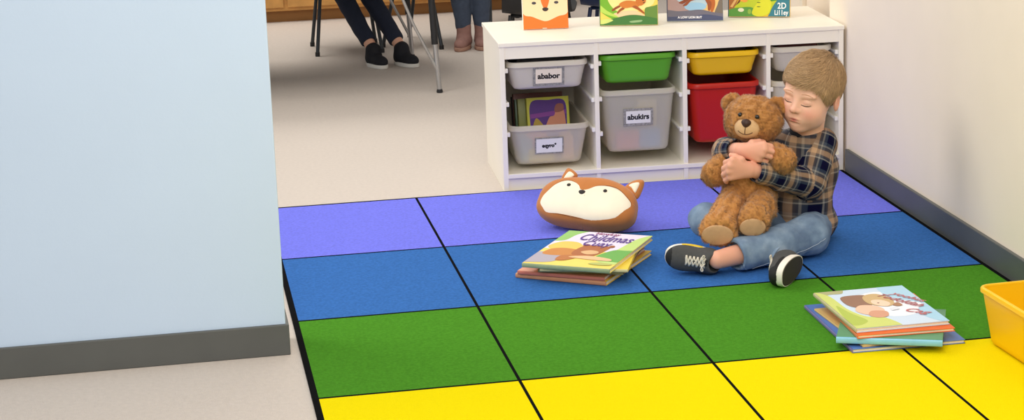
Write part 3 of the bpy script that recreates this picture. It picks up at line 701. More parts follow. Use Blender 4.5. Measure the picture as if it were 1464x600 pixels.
# ================================================================== FOX CUSHION
def fox_cushion():
    A, B, C, PW, NQ = 0.162, 0.086, 0.052, 3.2, 2.7
    al, el, roll = math.radians(17), math.radians(46), math.radians(3)
    R0 = np.array([AX_R[0], AX_R[1], 0.0]); R0 /= np.linalg.norm(R0); F0 = np.array([-R0[1], R0[0], 0.0]); Zv = np.array([0, 0, 1.0])
    u = R0*math.cos(al)-F0*math.sin(al); fh = -(F0*math.cos(al)+R0*math.sin(al))         # fh: horizontal facing direction
    n = fh*math.cos(el)+Zv*math.sin(el); v = np.cross(n, u)
    u, v = u*math.cos(roll)-v*math.sin(roll), v*math.cos(roll)+u*math.sin(roll)
    cen = np.array([1.335, 6.395, 0.0])
    def wrad(U, V, W):
        g = (np.abs(U/A)**NQ+np.abs(V/B)**NQ)**(PW/NQ)+np.abs(W/C)**PW
        return g**(-1/PW)
    nu, nv = 620, 330
    th = np.linspace(0, 2*PI, nu, endpoint=False); ph = np.linspace(0.004, PI-0.004, nv)
    T, P = np.meshgrid(th, ph)
    U, V, W = np.cos(T)*np.sin(P)*A, np.sin(T)*np.sin(P)*B, np.cos(P)*C
    s = wrad(U, V, W); U, V, W = U*s, V*s, W*s
    # a soft seam where face and side meet, and slight sag towards the ground
    edge = np.abs(W/C)
    V = V-0.010*(U/A)**2*0.6
    U = U*(1+0.05*(-V/B)*(V < 0))
    Pl = np.stack([U.ravel(), V.ravel(), W.ravel()], 1)
    Pl += (wob(Pl, 28, 5)*0.0022)[:, None]*np.array([1, 1, 1])*np.sign(Pl)
    Mx = np.stack([u, v, n], 1)
    Wd = Pl@Mx.T
    Wd[:, 2] = Wd[:, 2]
    zmin = Wd[:, 2].min(); cz = RZ+0.0008-zmin-0.004; cen = at_z(841, 292, cz)
    Wd = Wd+cen
    Wd[:, 2] = np.maximum(Wd[:, 2], RZ+0.0008)
    def uv_of(px, py, w):
        d = ray(px, py); t = ((cen+n*w-CAM_POS)@n)/(d@n); q = CAM_POS+d*t-cen; return q@u, q@v
    Z3 = 5.457
    outline = [(90, 285), (112, 240), (150, 205), (220, 150), (300, 123), (360, 138), (400, 172), (417, 205), (470, 203), (540, 175), (620, 170), (700, 190), (760, 240), (800, 300),
               (740, 362), (680, 408), (600, 432), (520, 430), (380, 405), (250, 380), (140, 357), (108, 322)]
    px = [(755+x/Z3, 235+y/Z3) for x, y in outline]
    poly = np.array([uv_of(a, b, C*0.86) for a, b in px]); poly = np.array(smoothloop(poly, 4)); gg = ((np.abs(poly[:, 0]/A)**NQ+np.abs(poly[:, 1]/B)**NQ)**(1/NQ))[:, None]; poly = poly*np.minimum(1, 0.93/gg)
    Q = []
    for i in range(nv-1):
        for j in range(nu):
            Q.append((i*nu+j, (i+1)*nu+j, (i+1)*nu+(j+1) % nu, i*nu+(j+1) % nu))
    Q = np.array(Q)
    fc = Pl[Q].mean(1)
    inside = np.zeros(len(fc), bool); X, Y = fc[:, 0], fc[:, 1]
    for i in range(len(poly)):
        (x1, y1), (x2, y2) = poly[i-1], poly[i]
        c = ((y1 > Y) != (y2 > Y)) & (X < (x2-x1)*(Y-y1)/((y2-y1) if y2 != y1 else 1e-9)+x1); inside ^= c
    mi = (inside & (fc[:, 2] > 0.0)).astype(int)
    BR = mat('fox_tan_plush', (196, 124, 66), 0.9, var=0.05, vscale=30, bump=0.25, bscale=700, spec=0.1, sheen=0.3)
    CR = mat('fox_cream_plush', (252, 240, 216), 0.9, var=0.02, vscale=30, bump=0.25, bscale=700, spec=0.1, sheen=0.2)
    SEAM = mat('fox_seam', (150, 84, 36), 0.9); BLK = mat('fox_black_thread', (40, 32, 30), 0.6)
    root = thing('fox_cushion', 'plush fox face cushion, tan and cream, on the lilac blocks', 'cushion', tuple(cen))
    o = npmesh('cushion_body', Wd, Q, [BR, CR], root, cen, True, mi)
    def surf(a, b):
        g = 1-(abs(a/A)**NQ+abs(b/B)**NQ)**(PW/NQ); return C*max(g, 0.02)**(1/PW)
    # seam piping along the outline
    pts = [u*a+v*b+n*(surf(a, b)-0.0004) for a, b in poly]
    mb = MB(); mb.tube([Vector(p) for p in pts+[pts[0]]], 0.0011, 6, cap=False); mb.build('face_seam', SEAM, root, smooth=True)
    for nm, x, y, ra, rb in (('eye', 320, 163, 0.0068, 0.0062), ('eye', 603, 210, 0.0064, 0.0058), ('nose', 422, 222, 0.0118, 0.0088)):
        a, b = uv_of(755+x/Z3, 235+y/Z3, C*0.9); w = surf(a, b)-0.0005
        bm = bmesh.new(); bmesh.ops.create_uvsphere(bm, u_segments=20, v_segments=12, radius=1)
        for q in bm.verts:
            lx, ly, lz = q.co.x*ra, q.co.y*rb, q.co.z*0.0035
            if nm == 'nose': lx *= 1+0.25*(ly/rb)
            q.co = Vector(u*(a+lx)+v*(b+ly)+n*(w+lz))
        MB().bm(bm).build(nm, BLK, root, smooth=True)
    # ears: puffy rounded triangles standing on the top edge
    for tri, inner in (([(258, 130), (300, 42), (335, 36), (388, 84), (335, 130)], [(276, 108), (300, 66), (326, 50), (358, 78), (320, 104)]),
                       ([(750, 185), (830, 128), (905, 130), (885, 215), (846, 268), (785, 235)], [(784, 158), (826, 138), (868, 140), (850, 190), (832, 216), (806, 180)])):
        ctr = None
        W0 = C*0.12
        for nm, ring, th_, off, m in (('ear', tri, 0.016, 0.0, BR), ('inner_ear', inner, 0.006, 0.0125, CR)):
            pl = np.array(smoothloop([uv_of(755+x/Z3, 235+y/Z3, W0+off*1.3) for x, y in ring], 5))
            c = pl.mean(0); mb = MB(); rings = []
            for k in range(9):
                f = -1+2*k/8; s_ = math.sqrt(max(1-f*f, 0.0004))
                rings.append([Vector(u*(c[0]+(p[0]-c[0])*s_)+v*(c[1]+(p[1]-c[1])*s_)+n*(W0+off+th_*f)) for p in pl])
            mb.loft(rings, 0, True, True)
            e = mb.build(nm, m, root if nm == 'ear' else ear, smooth=True)
            if nm == 'ear': ear = e
            else: e['label'] = 'cream inner ear'
fox_cushion()

# ================================================================== YELLOW BIN IN THE FOREGROUND
YB = thing('storage_bin', 'open yellow plastic bin with books on the rug by the wall', 'bin', (2.150, 4.640, RZ+0.001), (0, 0, math.radians(3)))
bin_parts(YB, 0.275, 0.44, 0.152, YELLOW_P, taper=0.016, lip=0.007, r=0.022, rimh=0.015)
for lb, dx, dy, w, h, t, cov, rz, ln in (('yellow edged book leaning in the open yellow bin', -0.012, -0.06, 0.22, 0.135, 0.010, (238, 190, 40), 80, 24), ('blue grey book leaning against the yellow edged one in the bin', 0.006, -0.06, 0.22, 0.140, 0.016, (120, 132, 164), 80, 24)):
    l = (2.150+dx, 4.640+dy-0.02, RZ+0.020)
    book('picture_book', lb, w, h, t, cov, l, (PI/2-math.radians(ln), 0, math.radians(rz)), None, tuple(int(q*0.8) for q in cov), 'books in the yellow bin', page=mat('yellow_page_edges', (240, 200, 70), 0.8) if cov[0] > 200 else mat('blue_grey_page_edges', (150, 158, 180), 0.8))

# ================================================================== CLASSROOM BEYOND: table, chairs, cabinet
CHROME = mat('brushed_steel', (190, 190, 192), 0.3, metal=0.9); BLKP = mat('black_plastic', (34, 34, 36), 0.45); DARKM = mat('dark_metal', (62, 66, 70), 0.4, metal=0.4)
NAVY = mat('navy_plastic', (26, 44, 84), 0.4); WOOD = mat('honey_wood', (206, 152, 84), 0.5, var=0.12, vscale=16); TOPM = mat('maple_laminate', (222, 196, 156), 0.45, var=0.05, vscale=9)
def table():
    t = thing('classroom_table', 'classroom table on steel legs with black sleeves beyond the storage unit', 'table', (0.42, 9.30, 0), (0, 0, 0))
    MB().box(-0.83, 0.83, -0.56, 0.56, 0.575, 0.60, bev=0.004).build('tabletop', TOPM, t)
    MB().box(-0.76, 0.76, -0.49, 0.49, 0.545, 0.574, bev=0.003).build('table_frame', DARKM, t)
    for sx in (-1, 1):
        for sy in (-1, 1):
            x, y = sx*0.735, sy*0.47
            lg = MB().tube([(x*0.985, y*0.985, 0.21), (x*0.97, y*0.97, 0.55)], 0.0145, 14).build('leg', BLKP, t, auto=0.7)
            MB().tube([(x, y, 0.012), (x*0.985, y*0.985, 0.215)], 0.0105, 14).build('leg_tube', CHROME, lg, auto=0.7)
            MB().tube([(x, y, 0.0), (x, y, 0.006), (x, y, 0.016)], [0.013, 0.014, 0.011], 14).build('leg_foot', BLKP, lg, auto=0.7)
            MB().tube([(x, y, 0.085), (x-sx*0.10, y+0.0, 0.30), (x-sx*0.19, y, 0.545)], 0.0065, 10).build('brace', CHROME, t, auto=0.7)
table()
def chair(label, x, y, rz, shell, legm, seat=0.31, group='classroom chairs beyond the storage unit'):
    c = thing('classroom_chair', label, 'chair', (x, y, 0), (0, 0, rz), group)
    mb = MB(); n = 12; prof = []
    for k in range(n+1):       # moulded shell: seat curving up into a back, seen from the side
        t = k/n
        if t < 0.45: prof.append((-0.17+0.34*t/0.45, seat+0.02-0.022*math.sin(PI*t/0.45)))
        else:
            q = (t-0.45)/0.55; prof.append((0.17+0.05*math.sin(q*PI/2)+0.02*q, seat+0.02+0.30*q-0.02*math.sin(PI*q)))
    top, bot = [], []
    for i, (yy, zz) in enumerate(prof):
        w = 0.165-0.03*(i/n)-(0.02 if i in (0, n) else 0)
        top.append([(w*f, yy, zz+0.012*f*f) for f in (-1, -0.6, -0.2, 0.2, 0.6, 1)])
        bot.append([(w*f, yy+0.004, zz+0.012*f*f-0.009) for f in (-1, -0.6, -0.2, 0.2, 0.6, 1)])
    rings = [a+b[::-1] for a, b in zip(top, bot)]
    mb.loft(rings, 0, True, True); mb.build('seat_shell', shell, c, auto=0.9)
    for sx in (-1, 1):
        for sy in (-1, 1):
            MB().tube([(sx*0.12, sy*0.09, seat-0.004), (sx*0.155, sy*0.155, 0.012)], 0.009, 10).build('leg', legm, c, auto=0.7)
            MB().tube([(sx*0.155, sy*0.155, 0.0), (sx*0.1545, sy*0.1545, 0.02)], 0.0115, 10).build('leg_glide', BLKP, c, auto=0.7)
    MB().tube([(-0.12, -0.09, seat-0.006), (0.12, -0.09, seat-0.006)], 0.008, 8).tube([(-0.12, 0.09, seat-0.006), (0.12, 0.09, seat-0.006)], 0.008, 8).build('seat_frame', legm, c, auto=0.7)
    return c
chair('chair with slim dark legs standing between the table and the standing child', 1.27, 10.17, 1.02, DARKM, DARKM)
chair("chair with dark legs behind the standing child, just left of the black chair", 1.74, 10.62, 0.3, DARKM, DARKM, group='classroom chairs beyond the storage unit')
chair('black chair close behind the left end of the storage unit', 1.635, 9.02, 2.9, BLKP, BLKP, seat=0.30)
chair('navy blue chair behind the books on the storage unit', 2.02, 9.10, 2.75, NAVY, NAVY, seat=0.30)
chair('chair under the seated child at the steel legged table', 0.88, 10.12, 0.0, DARKM, DARKM)
cab = thing('low_cabinet', 'low honey coloured wooden cabinet against the far grey wall', 'cabinet', (1.15, 11.12, 0))
MB().box(-1.0, 1.0, 0, 0.45, 0.06, 0.60, bev=0.004).build('cabinet_body', WOOD, cab); MB().box(-0.96, 0.96, 0.03, 0.42, 0, 0.0595).build('plinth', mat('dark_wood', (150, 104, 54), 0.6), cab)
MB().box(-1.02, 1.02, -0.015, 0.46, 0.601, 0.625, bev=0.003).build('cabinet_top', WOOD, cab)
for k in range(4):
    dr = MB().box(-0.98+k*0.495, -0.505+k*0.495, -0.016, -0.0005, 0.08, 0.585, bev=0.003).build('cabinet_door', WOOD, cab)
    MB().tube([(-0.56+k*0.495, -0.017, 0.40), (-0.56+k*0.495, -0.034, 0.40), (-0.56+k*0.495, -0.034, 0.50), (-0.56+k*0.495, -0.017, 0.50)], 0.004, 8).build('door_handle', CHROME, dr)
# ================================================================== THE BOY AND THE TEDDY BEAR
B_O = at_z(1130, 345, 0.0)
BR_ = np.array([0.97942, -0.20183, 0.0]); BF_ = np.array([0.20183, 0.97942, 0.0]); BZ_ = np.array([0, 0, 1.0])
def K(px, py, d):
    """a point of the figure: d = metres beyond (+) or before (-) the plane through the seat"""
    v = ray(px, py); t = ((B_O-CAM_POS)@BF_+d)/(v@BF_); return CAM_POS+v*t
def unit(v): v = np.array(v, float); return v/np.linalg.norm(v)
def B3(r, f, z): return BR_*r+BF_*f+BZ_*z

SKIN = mat('skin', (236, 184, 158), 0.5, attr='tint', spec=0.35)
def skin_setup(m):
    b = m.node_tree.nodes['Principled BSDF']; b.inputs['Subsurface Weight'].default_value = 0.12
    b.inputs['Subsurface Radius'].default_value = (0.010, 0.004, 0.002); b.inputs['Subsurface Scale'].default_value = 0.5
skin_setup(SKIN)

# ------------------------------------------------------------------ head, in its own frame: x = his left, -y = face, z = up
class Head:
    def __init__(s, cen, face, roll, S=1.0):
        s.c = np.array(cen, float); s.S = S
        f = unit(face); x = unit(np.cross(-f, BZ_)); x = -x if False else x
        # y axis points to the back of the head
        y = -f; x = unit(np.cross(y, BZ_)); z = np.cross(x, y)
        c, sn = math.cos(roll), math.sin(roll)
        x, z = x*c-z*sn, z*c+x*sn
        s.R = np.stack([x, y, z], 1)
    def w(s, p): return s.c+s.R@(np.array(p, float)*s.S)
    def l(s, P): return ((P-s.c)@s.R)/s.S
    def rot(s, ax=None, a=0.0):
        if not a: return s.R
        return s.R@np.array(Matrix.Rotation(a, 3, ax))
def head_prims(F, H, feat=True):
    S = H.S
    def E(c, r, k=0.01, op='+', ax=None, a=0.0): F.ell(H.w(c), np.array(r)*S, H.rot(ax, a), k*S, op)
    E((0, 0.015, 0.028), (0.078, 0.091, 0.086), 0.004)                      # skull
    E((0, -0.030, 0.012), (0.066, 0.062, 0.066), 0.03)                      # forehead and temples
    E((0, -0.030, -0.045), (0.058, 0.062, 0.066), 0.03)                     # face
    for sx in (-1, 1):
        E((sx*0.035, -0.056, -0.048), (0.032, 0.032, 0.033), 0.02)          # cheeks
        E((sx*0.030, -0.030, -0.070), (0.030, 0.042, 0.030), 0.02)          # jaw
    E((0, -0.063, -0.096), (0.025, 0.022, 0.019), 0.022)                    # chin
    if not feat: return
    for sx in (-1, 1):
        E((sx*0.031, -0.099, -0.010), (0.019, 0.013, 0.011), 0.014, '-')    # eye sockets
        E((sx*0.031, -0.0755, -0.0125), (0.0165, 0.0135, 0.0130), 0.005)    # lids over the eyes
        E((sx*0.034, -0.079, 0.009), (0.022, 0.010, 0.006), 0.012)          # brow ridge
    F.cap(H.w((0, -0.084, -0.004)), H.w((0, -0.1015, -0.034)), 0.0058*S, 0.0078*S, 0.014*S)
    E((0, -0.1030, -0.0375), (0.0098, 0.0095, 0.0090), 0.007)               # nose tip
    for sx in (-1, 1):
        E((sx*0.0105, -0.0945, -0.0405), (0.0068, 0.0085, 0.0068), 0.005)
        E((sx*0.0055, -0.1015, -0.0480), (0.0034, 0.0045, 0.0024), 0.003, '-')
    E((0, -0.0785, -0.067), (0.028, 0.0130, 0.018), 0.016)                  # mouth mound
    for sx in (-1, 1): E((sx*0.0085, -0.0895, -0.0660), (0.0135, 0.0058, 0.0036), 0.005, '+', 'Y', -sx*0.06)
    E((0, -0.0885, -0.0740), (0.0160, 0.0068, 0.0044), 0.005)
    E((0, -0.0975, -0.0697), (0.0210, 0.0055, 0.0010), 0.002, '-')
    E((0, -0.0915, -0.0820), (0.016, 0.005, 0.0030), 0.006, '-')
    for sx in (-1, 1):                                                      # ears
        E((sx*0.0785, 0.016, -0.018), (0.0085, 0.0185, 0.029), 0.004, '+', 'Z', sx*0.35)
        E((sx*0.0885, 0.011, -0.015), (0.0060, 0.0105, 0.017), 0.004, '-', 'Z', sx*0.35)
        E((sx*0.0770, 0.006, -0.021), (0.0050, 0.0055, 0.007), 0.003)
def head_tint(H, V, base):
    L = H.l(V); T = np.tile(np.array(lin(base)), (len(V), 1))
    def blend(m, rgb):
        c = np.array(lin(rgb)); T[:] = T*(1-m[:, None])+c*m[:, None]
    def g(c, r): return np.exp(-(((L-np.array(c))/np.array(r))**2).sum(1))
    for sx in (-1, 1):
        blend(0.55*g((sx*0.043, -0.075, -0.046), (0.021, 0.03, 0.017)), (232, 138, 122))
        blend(0.45*g((sx*0.086, 0.016, -0.018), (0.014, 0.03, 0.03)), (226, 128, 110))
        blend(0.35*g((sx*0.031, -0.09, -0.014), (0.018, 0.02, 0.006)), (206, 140, 124))
    blend(0.35*g((0, -0.105, -0.038), (0.014, 0.014, 0.012)), (232, 146, 128))
    lip = np.clip(1.6*np.maximum(g((0, -0.093, -0.0668), (0.0185, 0.014, 0.0038)), g((0, -0.093, -0.0738), (0.0160, 0.014, 0.0042)))-0.55, 0, 1)
    blend(0.9*lip, (196, 98, 94))
    blend(0.95*np.clip(1.5*g((0, -0.093, -0.0700), (0.019, 0.014, 0.0014))-0.3, 0, 1), (120, 52, 50))
    return T
BOYH = Head(K(1161.5, 130.5, -0.09), B3(-0.585, -0.80, -0.03), 0.16, 0.985)

# ------------------------------------------------------------------ joints
J = dict(pelvis=K(1140, 322, -0.02), belly=K(1143, 285, -0.02), chest=K(1146, 235, -0.015), neck=K(1153, 199, -0.045),
         shL=K(1173, 206, -0.055), elL=K(1158, 262, -0.125), wrL=K(1077, 243, -0.245),
         shR=K(1107, 208, 0.02), elR=K(1038, 216, -0.085), wrR=K(1056, 214, -0.215),
         hipL=K(1160, 325, -0.06), knL=K(1154, 338, -0.215), anL=K(1026, 371, -0.385),
         hipR=K(1110, 322, -0.05), knR=K(1009, 315, -0.17), anR=K(1129, 374, -0.35))
for k in ('anL', 'anR', 'knL', 'knR', 'pelvis'): print(k, np.round(J[k], 3))
def finger(F, pts, r0=0.0086, r1=0.0066):
    n = len(pts); F.chain(pts, [r0+(r1-r0)*i/(n-1) for i in range(n)], 0.003)
def hands(F):
    # right hand: comes in from the left of the picture, back of the hand to the viewer, fingers curled into the fur
    w = J['wrR']
    F.cap(J['elR'], w, 0.026, 0.0215, 0.01)
    kn = [K(1092, 206.5, -0.256), K(1093, 213.5, -0.262), K(1090, 220.5, -0.260), K(1085, 227, -0.252)]
    for q in kn: F.cap(w+(q-w)*0.25, q, 0.0165, 0.0105, 0.010)
    pip = [K(1102, 209, -0.243), K(1104, 216.5, -0.249), K(1101.5, 224, -0.247), K(1095, 230.5, -0.240)]
    tip = [K(1105, 213.5, -0.216), K(1106, 221.5, -0.220), K(1102.5, 229, -0.220), K(1095.5, 234.5, -0.216)]
    for a, b, c in zip(kn, pip, tip): finger(F, [a, b, b+(c-b)*0.55, c])
    finger(F, [w+(kn[0]-w)*0.35, K(1075, 204, -0.235), K(1085, 202.5, -0.222), K(1092, 203, -0.202)], 0.0115, 0.0075)
    # left hand: fingers wrap around the bear's other side
    w = J['wrL']
    F.cap(J['elL'], w, 0.030, 0.0225, 0.01)
    kn = [K(1047, 228.5, -0.285), K(1043.5, 236.5, -0.290), K(1042.5, 245, -0.288), K(1044.5, 253, -0.282)]
    for q in kn: F.cap(w+(q-w)*0.25, q, 0.0175, 0.0108, 0.010)
    pip = [K(1037.5, 232, -0.266), K(1035, 240.5, -0.268), K(1034.8, 249, -0.266), K(1037.5, 257, -0.262)]
    tip = [K(1037, 236.5, -0.238), K(1034.5, 245, -0.238), K(1035, 253, -0.238), K(1038.5, 260, -0.238)]
    for a, b, c in zip(kn, pip, tip): finger(F, [a, b, b+(c-b)*0.55, c])
    finger(F, [w+(kn[0]-w)*0.35, K(1060, 228, -0.272), K(1051, 223.5, -0.268), K(1045, 221.5, -0.262)], 0.0115, 0.0072)
lo = np.array([1.42, 5.45, 0.0]); hi = np.array([2.08, 6.13, 0.63])
def boy_body():
    F = Field(lo, hi, 0.0023)
    head_prims(F, BOYH)
    F.cap(BOYH.w((0, 0.022, -0.05)), J['neck']+np.array([0, 0, -0.02]), 0.040, 0.042, 0.018)
    F.chain([J['neck'], J['chest'], J['belly'], J['pelvis']], [0.040, 0.072, 0.070, 0.068], 0.03)
    F.chain([J['shL'], J['elL']], [0.032, 0.028], 0.02); F.chain([J['shR'], J['elR']], [0.032, 0.026], 0.02)
    hands(F)
    F.chain([J['hipL'], J['knL'], J['anL']], [0.046, 0.040, 0.027], 0.015)
    F.chain([J['hipR'], J['knR'], J['anR']], [0.044, 0.030, 0.021], 0.015)
    F.floor(RZ+0.004, 0.01)
    return F.mesh(2)
V, Q = boy_body()
O_BOY = np.array([1.86, 5.92, RZ])
T = head_tint(BOYH, V, (238, 188, 162))
far = np.linalg.norm(V-BOYH.c, axis=1) > 0.17
T[far] = np.array(lin((232, 170, 144)))
for k in ('wrL', 'wrR'):      # pinker knuckles and fingertips
    pass
boy = npmesh('person', V, Q, SKIN, None, O_BOY, True, None, {'tint': T})
boy.location = O_BOY
tag(boy, 'young child in plaid shirt and jeans sitting cross-legged, hugging a teddy bear', 'person')
VB, QB = V, Q

# ------------------------------------------------------------------ shirt
def attr_material(name, kind):
    m = bpy.data.materials.new(name); m.use_nodes = True; nt = m.node_tree; b = nt.nodes['Principled BSDF']
    b.inputs['Roughness'].default_value = 0.85; b.inputs['Specular IOR Level'].default_value = 0.15
    a = nt.nodes.new('ShaderNodeAttribute'); a.attribute_name = 'cloth'; sp = nt.nodes.new('ShaderNodeSeparateXYZ'); nt.links.new(a.outputs['Vector'], sp.inputs[0])
    L = nt.links
    def math_(op, x, y=None):
        n = nt.nodes.new('ShaderNodeMath'); n.operation = op
        for i, q in enumerate((x, y)):
            if q is None: continue
            if isinstance(q, (int, float)): n.inputs[i].default_value = q
            else: L.new(q, n.inputs[i])
        return n.outputs[0]
    def ramp(fac, stops):
        r = nt.nodes.new('ShaderNodeValToRGB'); r.color_ramp.interpolation = 'LINEAR'
        el = r.color_ramp.elements
        el[0].position, el[0].color = stops[0][0], lin(stops[0][1]); el[1].position, el[1].color = stops[-1][0], lin(stops[-1][1])
        for p, c in stops[1:-1]: e = el.new(p); e.color = lin(c)
        L.new(fac, r.inputs[0]); return r.outputs['Color']
    if kind == 'plaid':
        per = 0.084
        bands = [(0.0, (22, 30, 54)), (0.24, (22, 30, 54)), (0.26, (70, 78, 92)), (0.36, (78, 84, 96)), (0.38, (150, 146, 140)), (0.42, (150, 146, 140)), (0.44, (84, 84, 90)), (0.54, (104, 94, 88)), (0.56, (192, 158, 126)), (0.74, (192, 158, 126)),
                 (0.76, (108, 98, 92)), (0.86, (70, 74, 84)), (0.88, (160, 156, 150)), (0.91, (160, 156, 150)), (0.93, (40, 46, 64)), (1.0, (22, 30, 54))]
        u = math_('FRACT', math_('DIVIDE', sp.outputs[0], per)); v = math_('FRACT', math_('DIVIDE', sp.outputs[1], per))
        cu, cv = ramp(u, bands), ramp(v, bands)
        mx = nt.nodes.new('ShaderNodeMix'); mx.data_type = 'RGBA'; mx.inputs['Factor'].default_value = 0.5
        L.new(cu, mx.inputs[6]); L.new(cv, mx.inputs[7])
        gm = nt.nodes.new('ShaderNodeBrightContrast'); gm.inputs['Contrast'].default_value = 0.03; L.new(mx.outputs[2], gm.inputs['Color'])
        L.new(gm.outputs[0], b.inputs['Base Color'])
    else:
        n = nt.nodes.new('ShaderNodeTexNoise'); n.inputs['Scale'].default_value = 16; n.inputs['Detail'].default_value = 5; L.new(a.outputs['Vector'], n.inputs['Vector'])
        c = ramp(n.outputs['Fac'], [(0.32, (98, 118, 146)), (0.5, (122, 144, 170)), (0.70, (152, 172, 194))])
        L.new(c, b.inputs['Base Color'])
    n2 = nt.nodes.new('ShaderNodeTexNoise'); n2.inputs['Scale'].default_value = 900; tc = nt.nodes.new('ShaderNodeTexCoord'); L.new(tc.outputs['Object'], n2.inputs['Vector'])
    bp = nt.nodes.new('ShaderNodeBump'); bp.inputs['Strength'].default_value = 0.25; bp.inputs['Distance'].default_value = 0.001; L.new(n2.outputs['Fac'], bp.inputs['Height']); L.new(bp.outputs['Normal'], b.inputs['Normal'])
    return m
PLAID = attr_material('navy_tan_plaid_flannel', 'plaid'); DENIM = attr_material('washed_denim', 'denim')
def bone_uv(V, Q, bones):
    """cloth coordinates along and around the nearest bone, one value per face corner so that pattern meets in a seam"""
    C = V[Q].mean(1); best = np.full(len(Q), 1e9); uv = np.zeros((len(Q), 4, 3))
    for a, b, ref, off, bias in bones:
        ax = unit(b-a); L = np.linalg.norm(b-a); e1 = unit(ref-ax*(ref@ax)); e2 = np.cross(ax, e1)
        d = C-(a+np.outer(np.clip((C-a)@ax, 0, L), ax)); dist = np.linalg.norm(d, axis=1)-bias
        m = dist < best; best[m] = dist[m]
        P = V[Q[m]]; t = (P-a)@ax; rad = P-(a+t[..., None]*ax); ang = np.arctan2(rad@e2, rad@e1)
        ang = np.where(ang-ang[:, :1] > PI, ang-2*PI, np.where(ang-ang[:, :1] < -PI, ang+2*PI, ang))
        uv[m, :, 0] = t+off; uv[m, :, 1] = ang*0.055+0.03
    return uv.reshape(-1, 3)
CUFF_L = J['wrL']+(J['elL']-J['wrL'])*0.05; CUFF_R = J['wrR']+(J['elR']-J['wrR'])*0.20
def shirt():
    F = Field(lo, hi, 0.003)
    F.chain([J['neck']+B3(0, 0, -0.012), J['chest'], J['belly'], J['pelvis']+B3(0.015, 0.01, 0.01)], [0.058, 0.087, 0.090, 0.094], 0.04)
    F.ell(J['chest']+B3(0.012, 0.02, -0.02), (0.100, 0.080, 0.10), np.stack([BR_, BF_, BZ_], 1), 0.03)
    F.ell(J['pelvis']+B3(0.030, 0.02, 0.01), (0.092, 0.085, 0.055), np.stack([BR_, BF_, BZ_], 1), 0.03)
    F.chain([J['neck']+B3(0.0, 0, -0.012), J['shL'], J['shL']+(J['elL']-J['shL'])*0.55, J['elL']], [0.05, 0.046, 0.048, 0.045], 0.022)
    F.chain([J['elL'], J['elL']+(CUFF_L-J['elL'])*0.55, CUFF_L], [0.045, 0.041, 0.035], 0.012)
    F.chain([J['neck']+B3(0.0, 0, -0.012), J['shR'], J['elR']], [0.05, 0.046, 0.040], 0.022)
    F.chain([J['elR'], CUFF_R], [0.040, 0.034], 0.012)
    # cut the cuffs open
    for c, e in ((CUFF_L, 'L'), (CUFF_R, 'R')):
        ax = unit(J['wr'+e]-J['el'+e]); F.cyl(c+ax*0.004, c+ax*0.10, 0.055, 0.003)
        F.cyl(c-ax*0.016, c+ax*0.05, 0.029, 0.003)
    F.ell(J['neck']+B3(0, 0, 0.045), (0.052, 0.052, 0.045), None, 0.01, '-')
    F.floor(RZ+0.004, 0.01)
    return F.mesh(1)
V, Q = shirt()
N = vnormals(V, Q)
fold = wob(V@np.diag([1, 1, 0.7]), 75, 11)*0.0022+wob(V, 140, 12)*0.0010
V = V+N*fold[:, None]
uv = bone_uv(V, Q, [(J['chest']+B3(0, 0, 0.06), J['pelvis'], -BF_, 0.0, 0.090), (J['shL'], J['elL'], -BF_, 0.01, 0.046), (J['elL'], J['wrL'], BZ_, 0.03, 0.041), (J['shR'], J['elR'], -BF_, 0.0, 0.044), (J['elR'], J['wrR'], BZ_, 0.0, 0.038)])
npmesh('plaid_shirt', V, Q, PLAID, boy, O_BOY, True, None, {'cloth': uv})
# dark undershirt collar and open shirt collar
NAVYC = mat('dark_navy_knit', (24, 26, 36), 0.9, var=0.1, vscale=120)
def torus_pts(c, nrm, r, n=28, ref=None, a0=0, a1=2*PI):
    nrm = unit(nrm); e1 = unit(np.cross(nrm, BF_)); e2 = np.cross(nrm, e1)
    return [c+e1*r*math.cos(a0+(a1-a0)*k/n)+e2*r*math.sin(a0+(a1-a0)*k/n) for k in range(n+1)]
def chainmesh(name, m, pts, r, h=0.002, relax=1, parent=boy, flat=None):
    pts = [np.array(p) for p in pts]; P = np.array(pts); rm = max(r) if isinstance(r, (list, tuple)) else r
    F = Field(P.min(0)-rm-0.012, P.max(0)+rm+0.012, h)
    F.chain(pts, r if isinstance(r, (list, tuple)) else [r]*len(pts), 0.004)
    V, Q = F.mesh(relax); return npmesh(name, V, Q, m, parent, O_BOY, True), V, Q
nk = unit(BOYH.w((0, 0.022, -0.05))-J['neck'])
chainmesh('undershirt_collar', NAVYC, torus_pts(J['neck']+nk*0.016+B3(0, 0, 0.002), nk+B3(0, -0.10, 0), 0.043), 0.0115)

# ------------------------------------------------------------------ jeans
HEM_L = J['anL']+(J['knL']-J['anL'])*0.19; HEM_R = J['anR']+(J['knR']-J['anR'])*0.12
def jeans_leg(side):
    F = Field(lo, hi, 0.003)
    F.ell(J['pelvis']+B3(0.006, 0.0, -0.008), (0.096, 0.083, 0.058), np.stack([BR_, BF_, BZ_], 1), 0.02)
    if side == 'L':
        hem, an, kn = HEM_L, J['anL'], J['knL']
        F.chain([J['hipL'], kn+B3(0.008, 0.02, 0.0), kn+(hem-kn)*0.5+B3(0, 0, -0.004), hem], [0.062, 0.057, 0.054, 0.050], 0.02)
        F.cap(kn+B3(0.010, 0.035, -0.01), kn+B3(0.018, 0.05, -0.012), 0.052, 0.046, 0.02)
    else:
        hem, an, kn = HEM_R, J['anR'], J['knR']
        F.chain([J['hipR'], kn, kn+(hem-kn)*0.5, hem], [0.058, 0.047, 0.040, 0.034], 0.02)
    ax = unit(an-kn); F.cyl(hem, hem+ax*0.085, 0.062, 0.003); F.cyl(hem-ax*0.016, hem+ax*0.04, 0.038 if side == 'L' else 0.028, 0.003)
    F.floor(RZ+0.003, 0.014)
    return F.mesh(1)
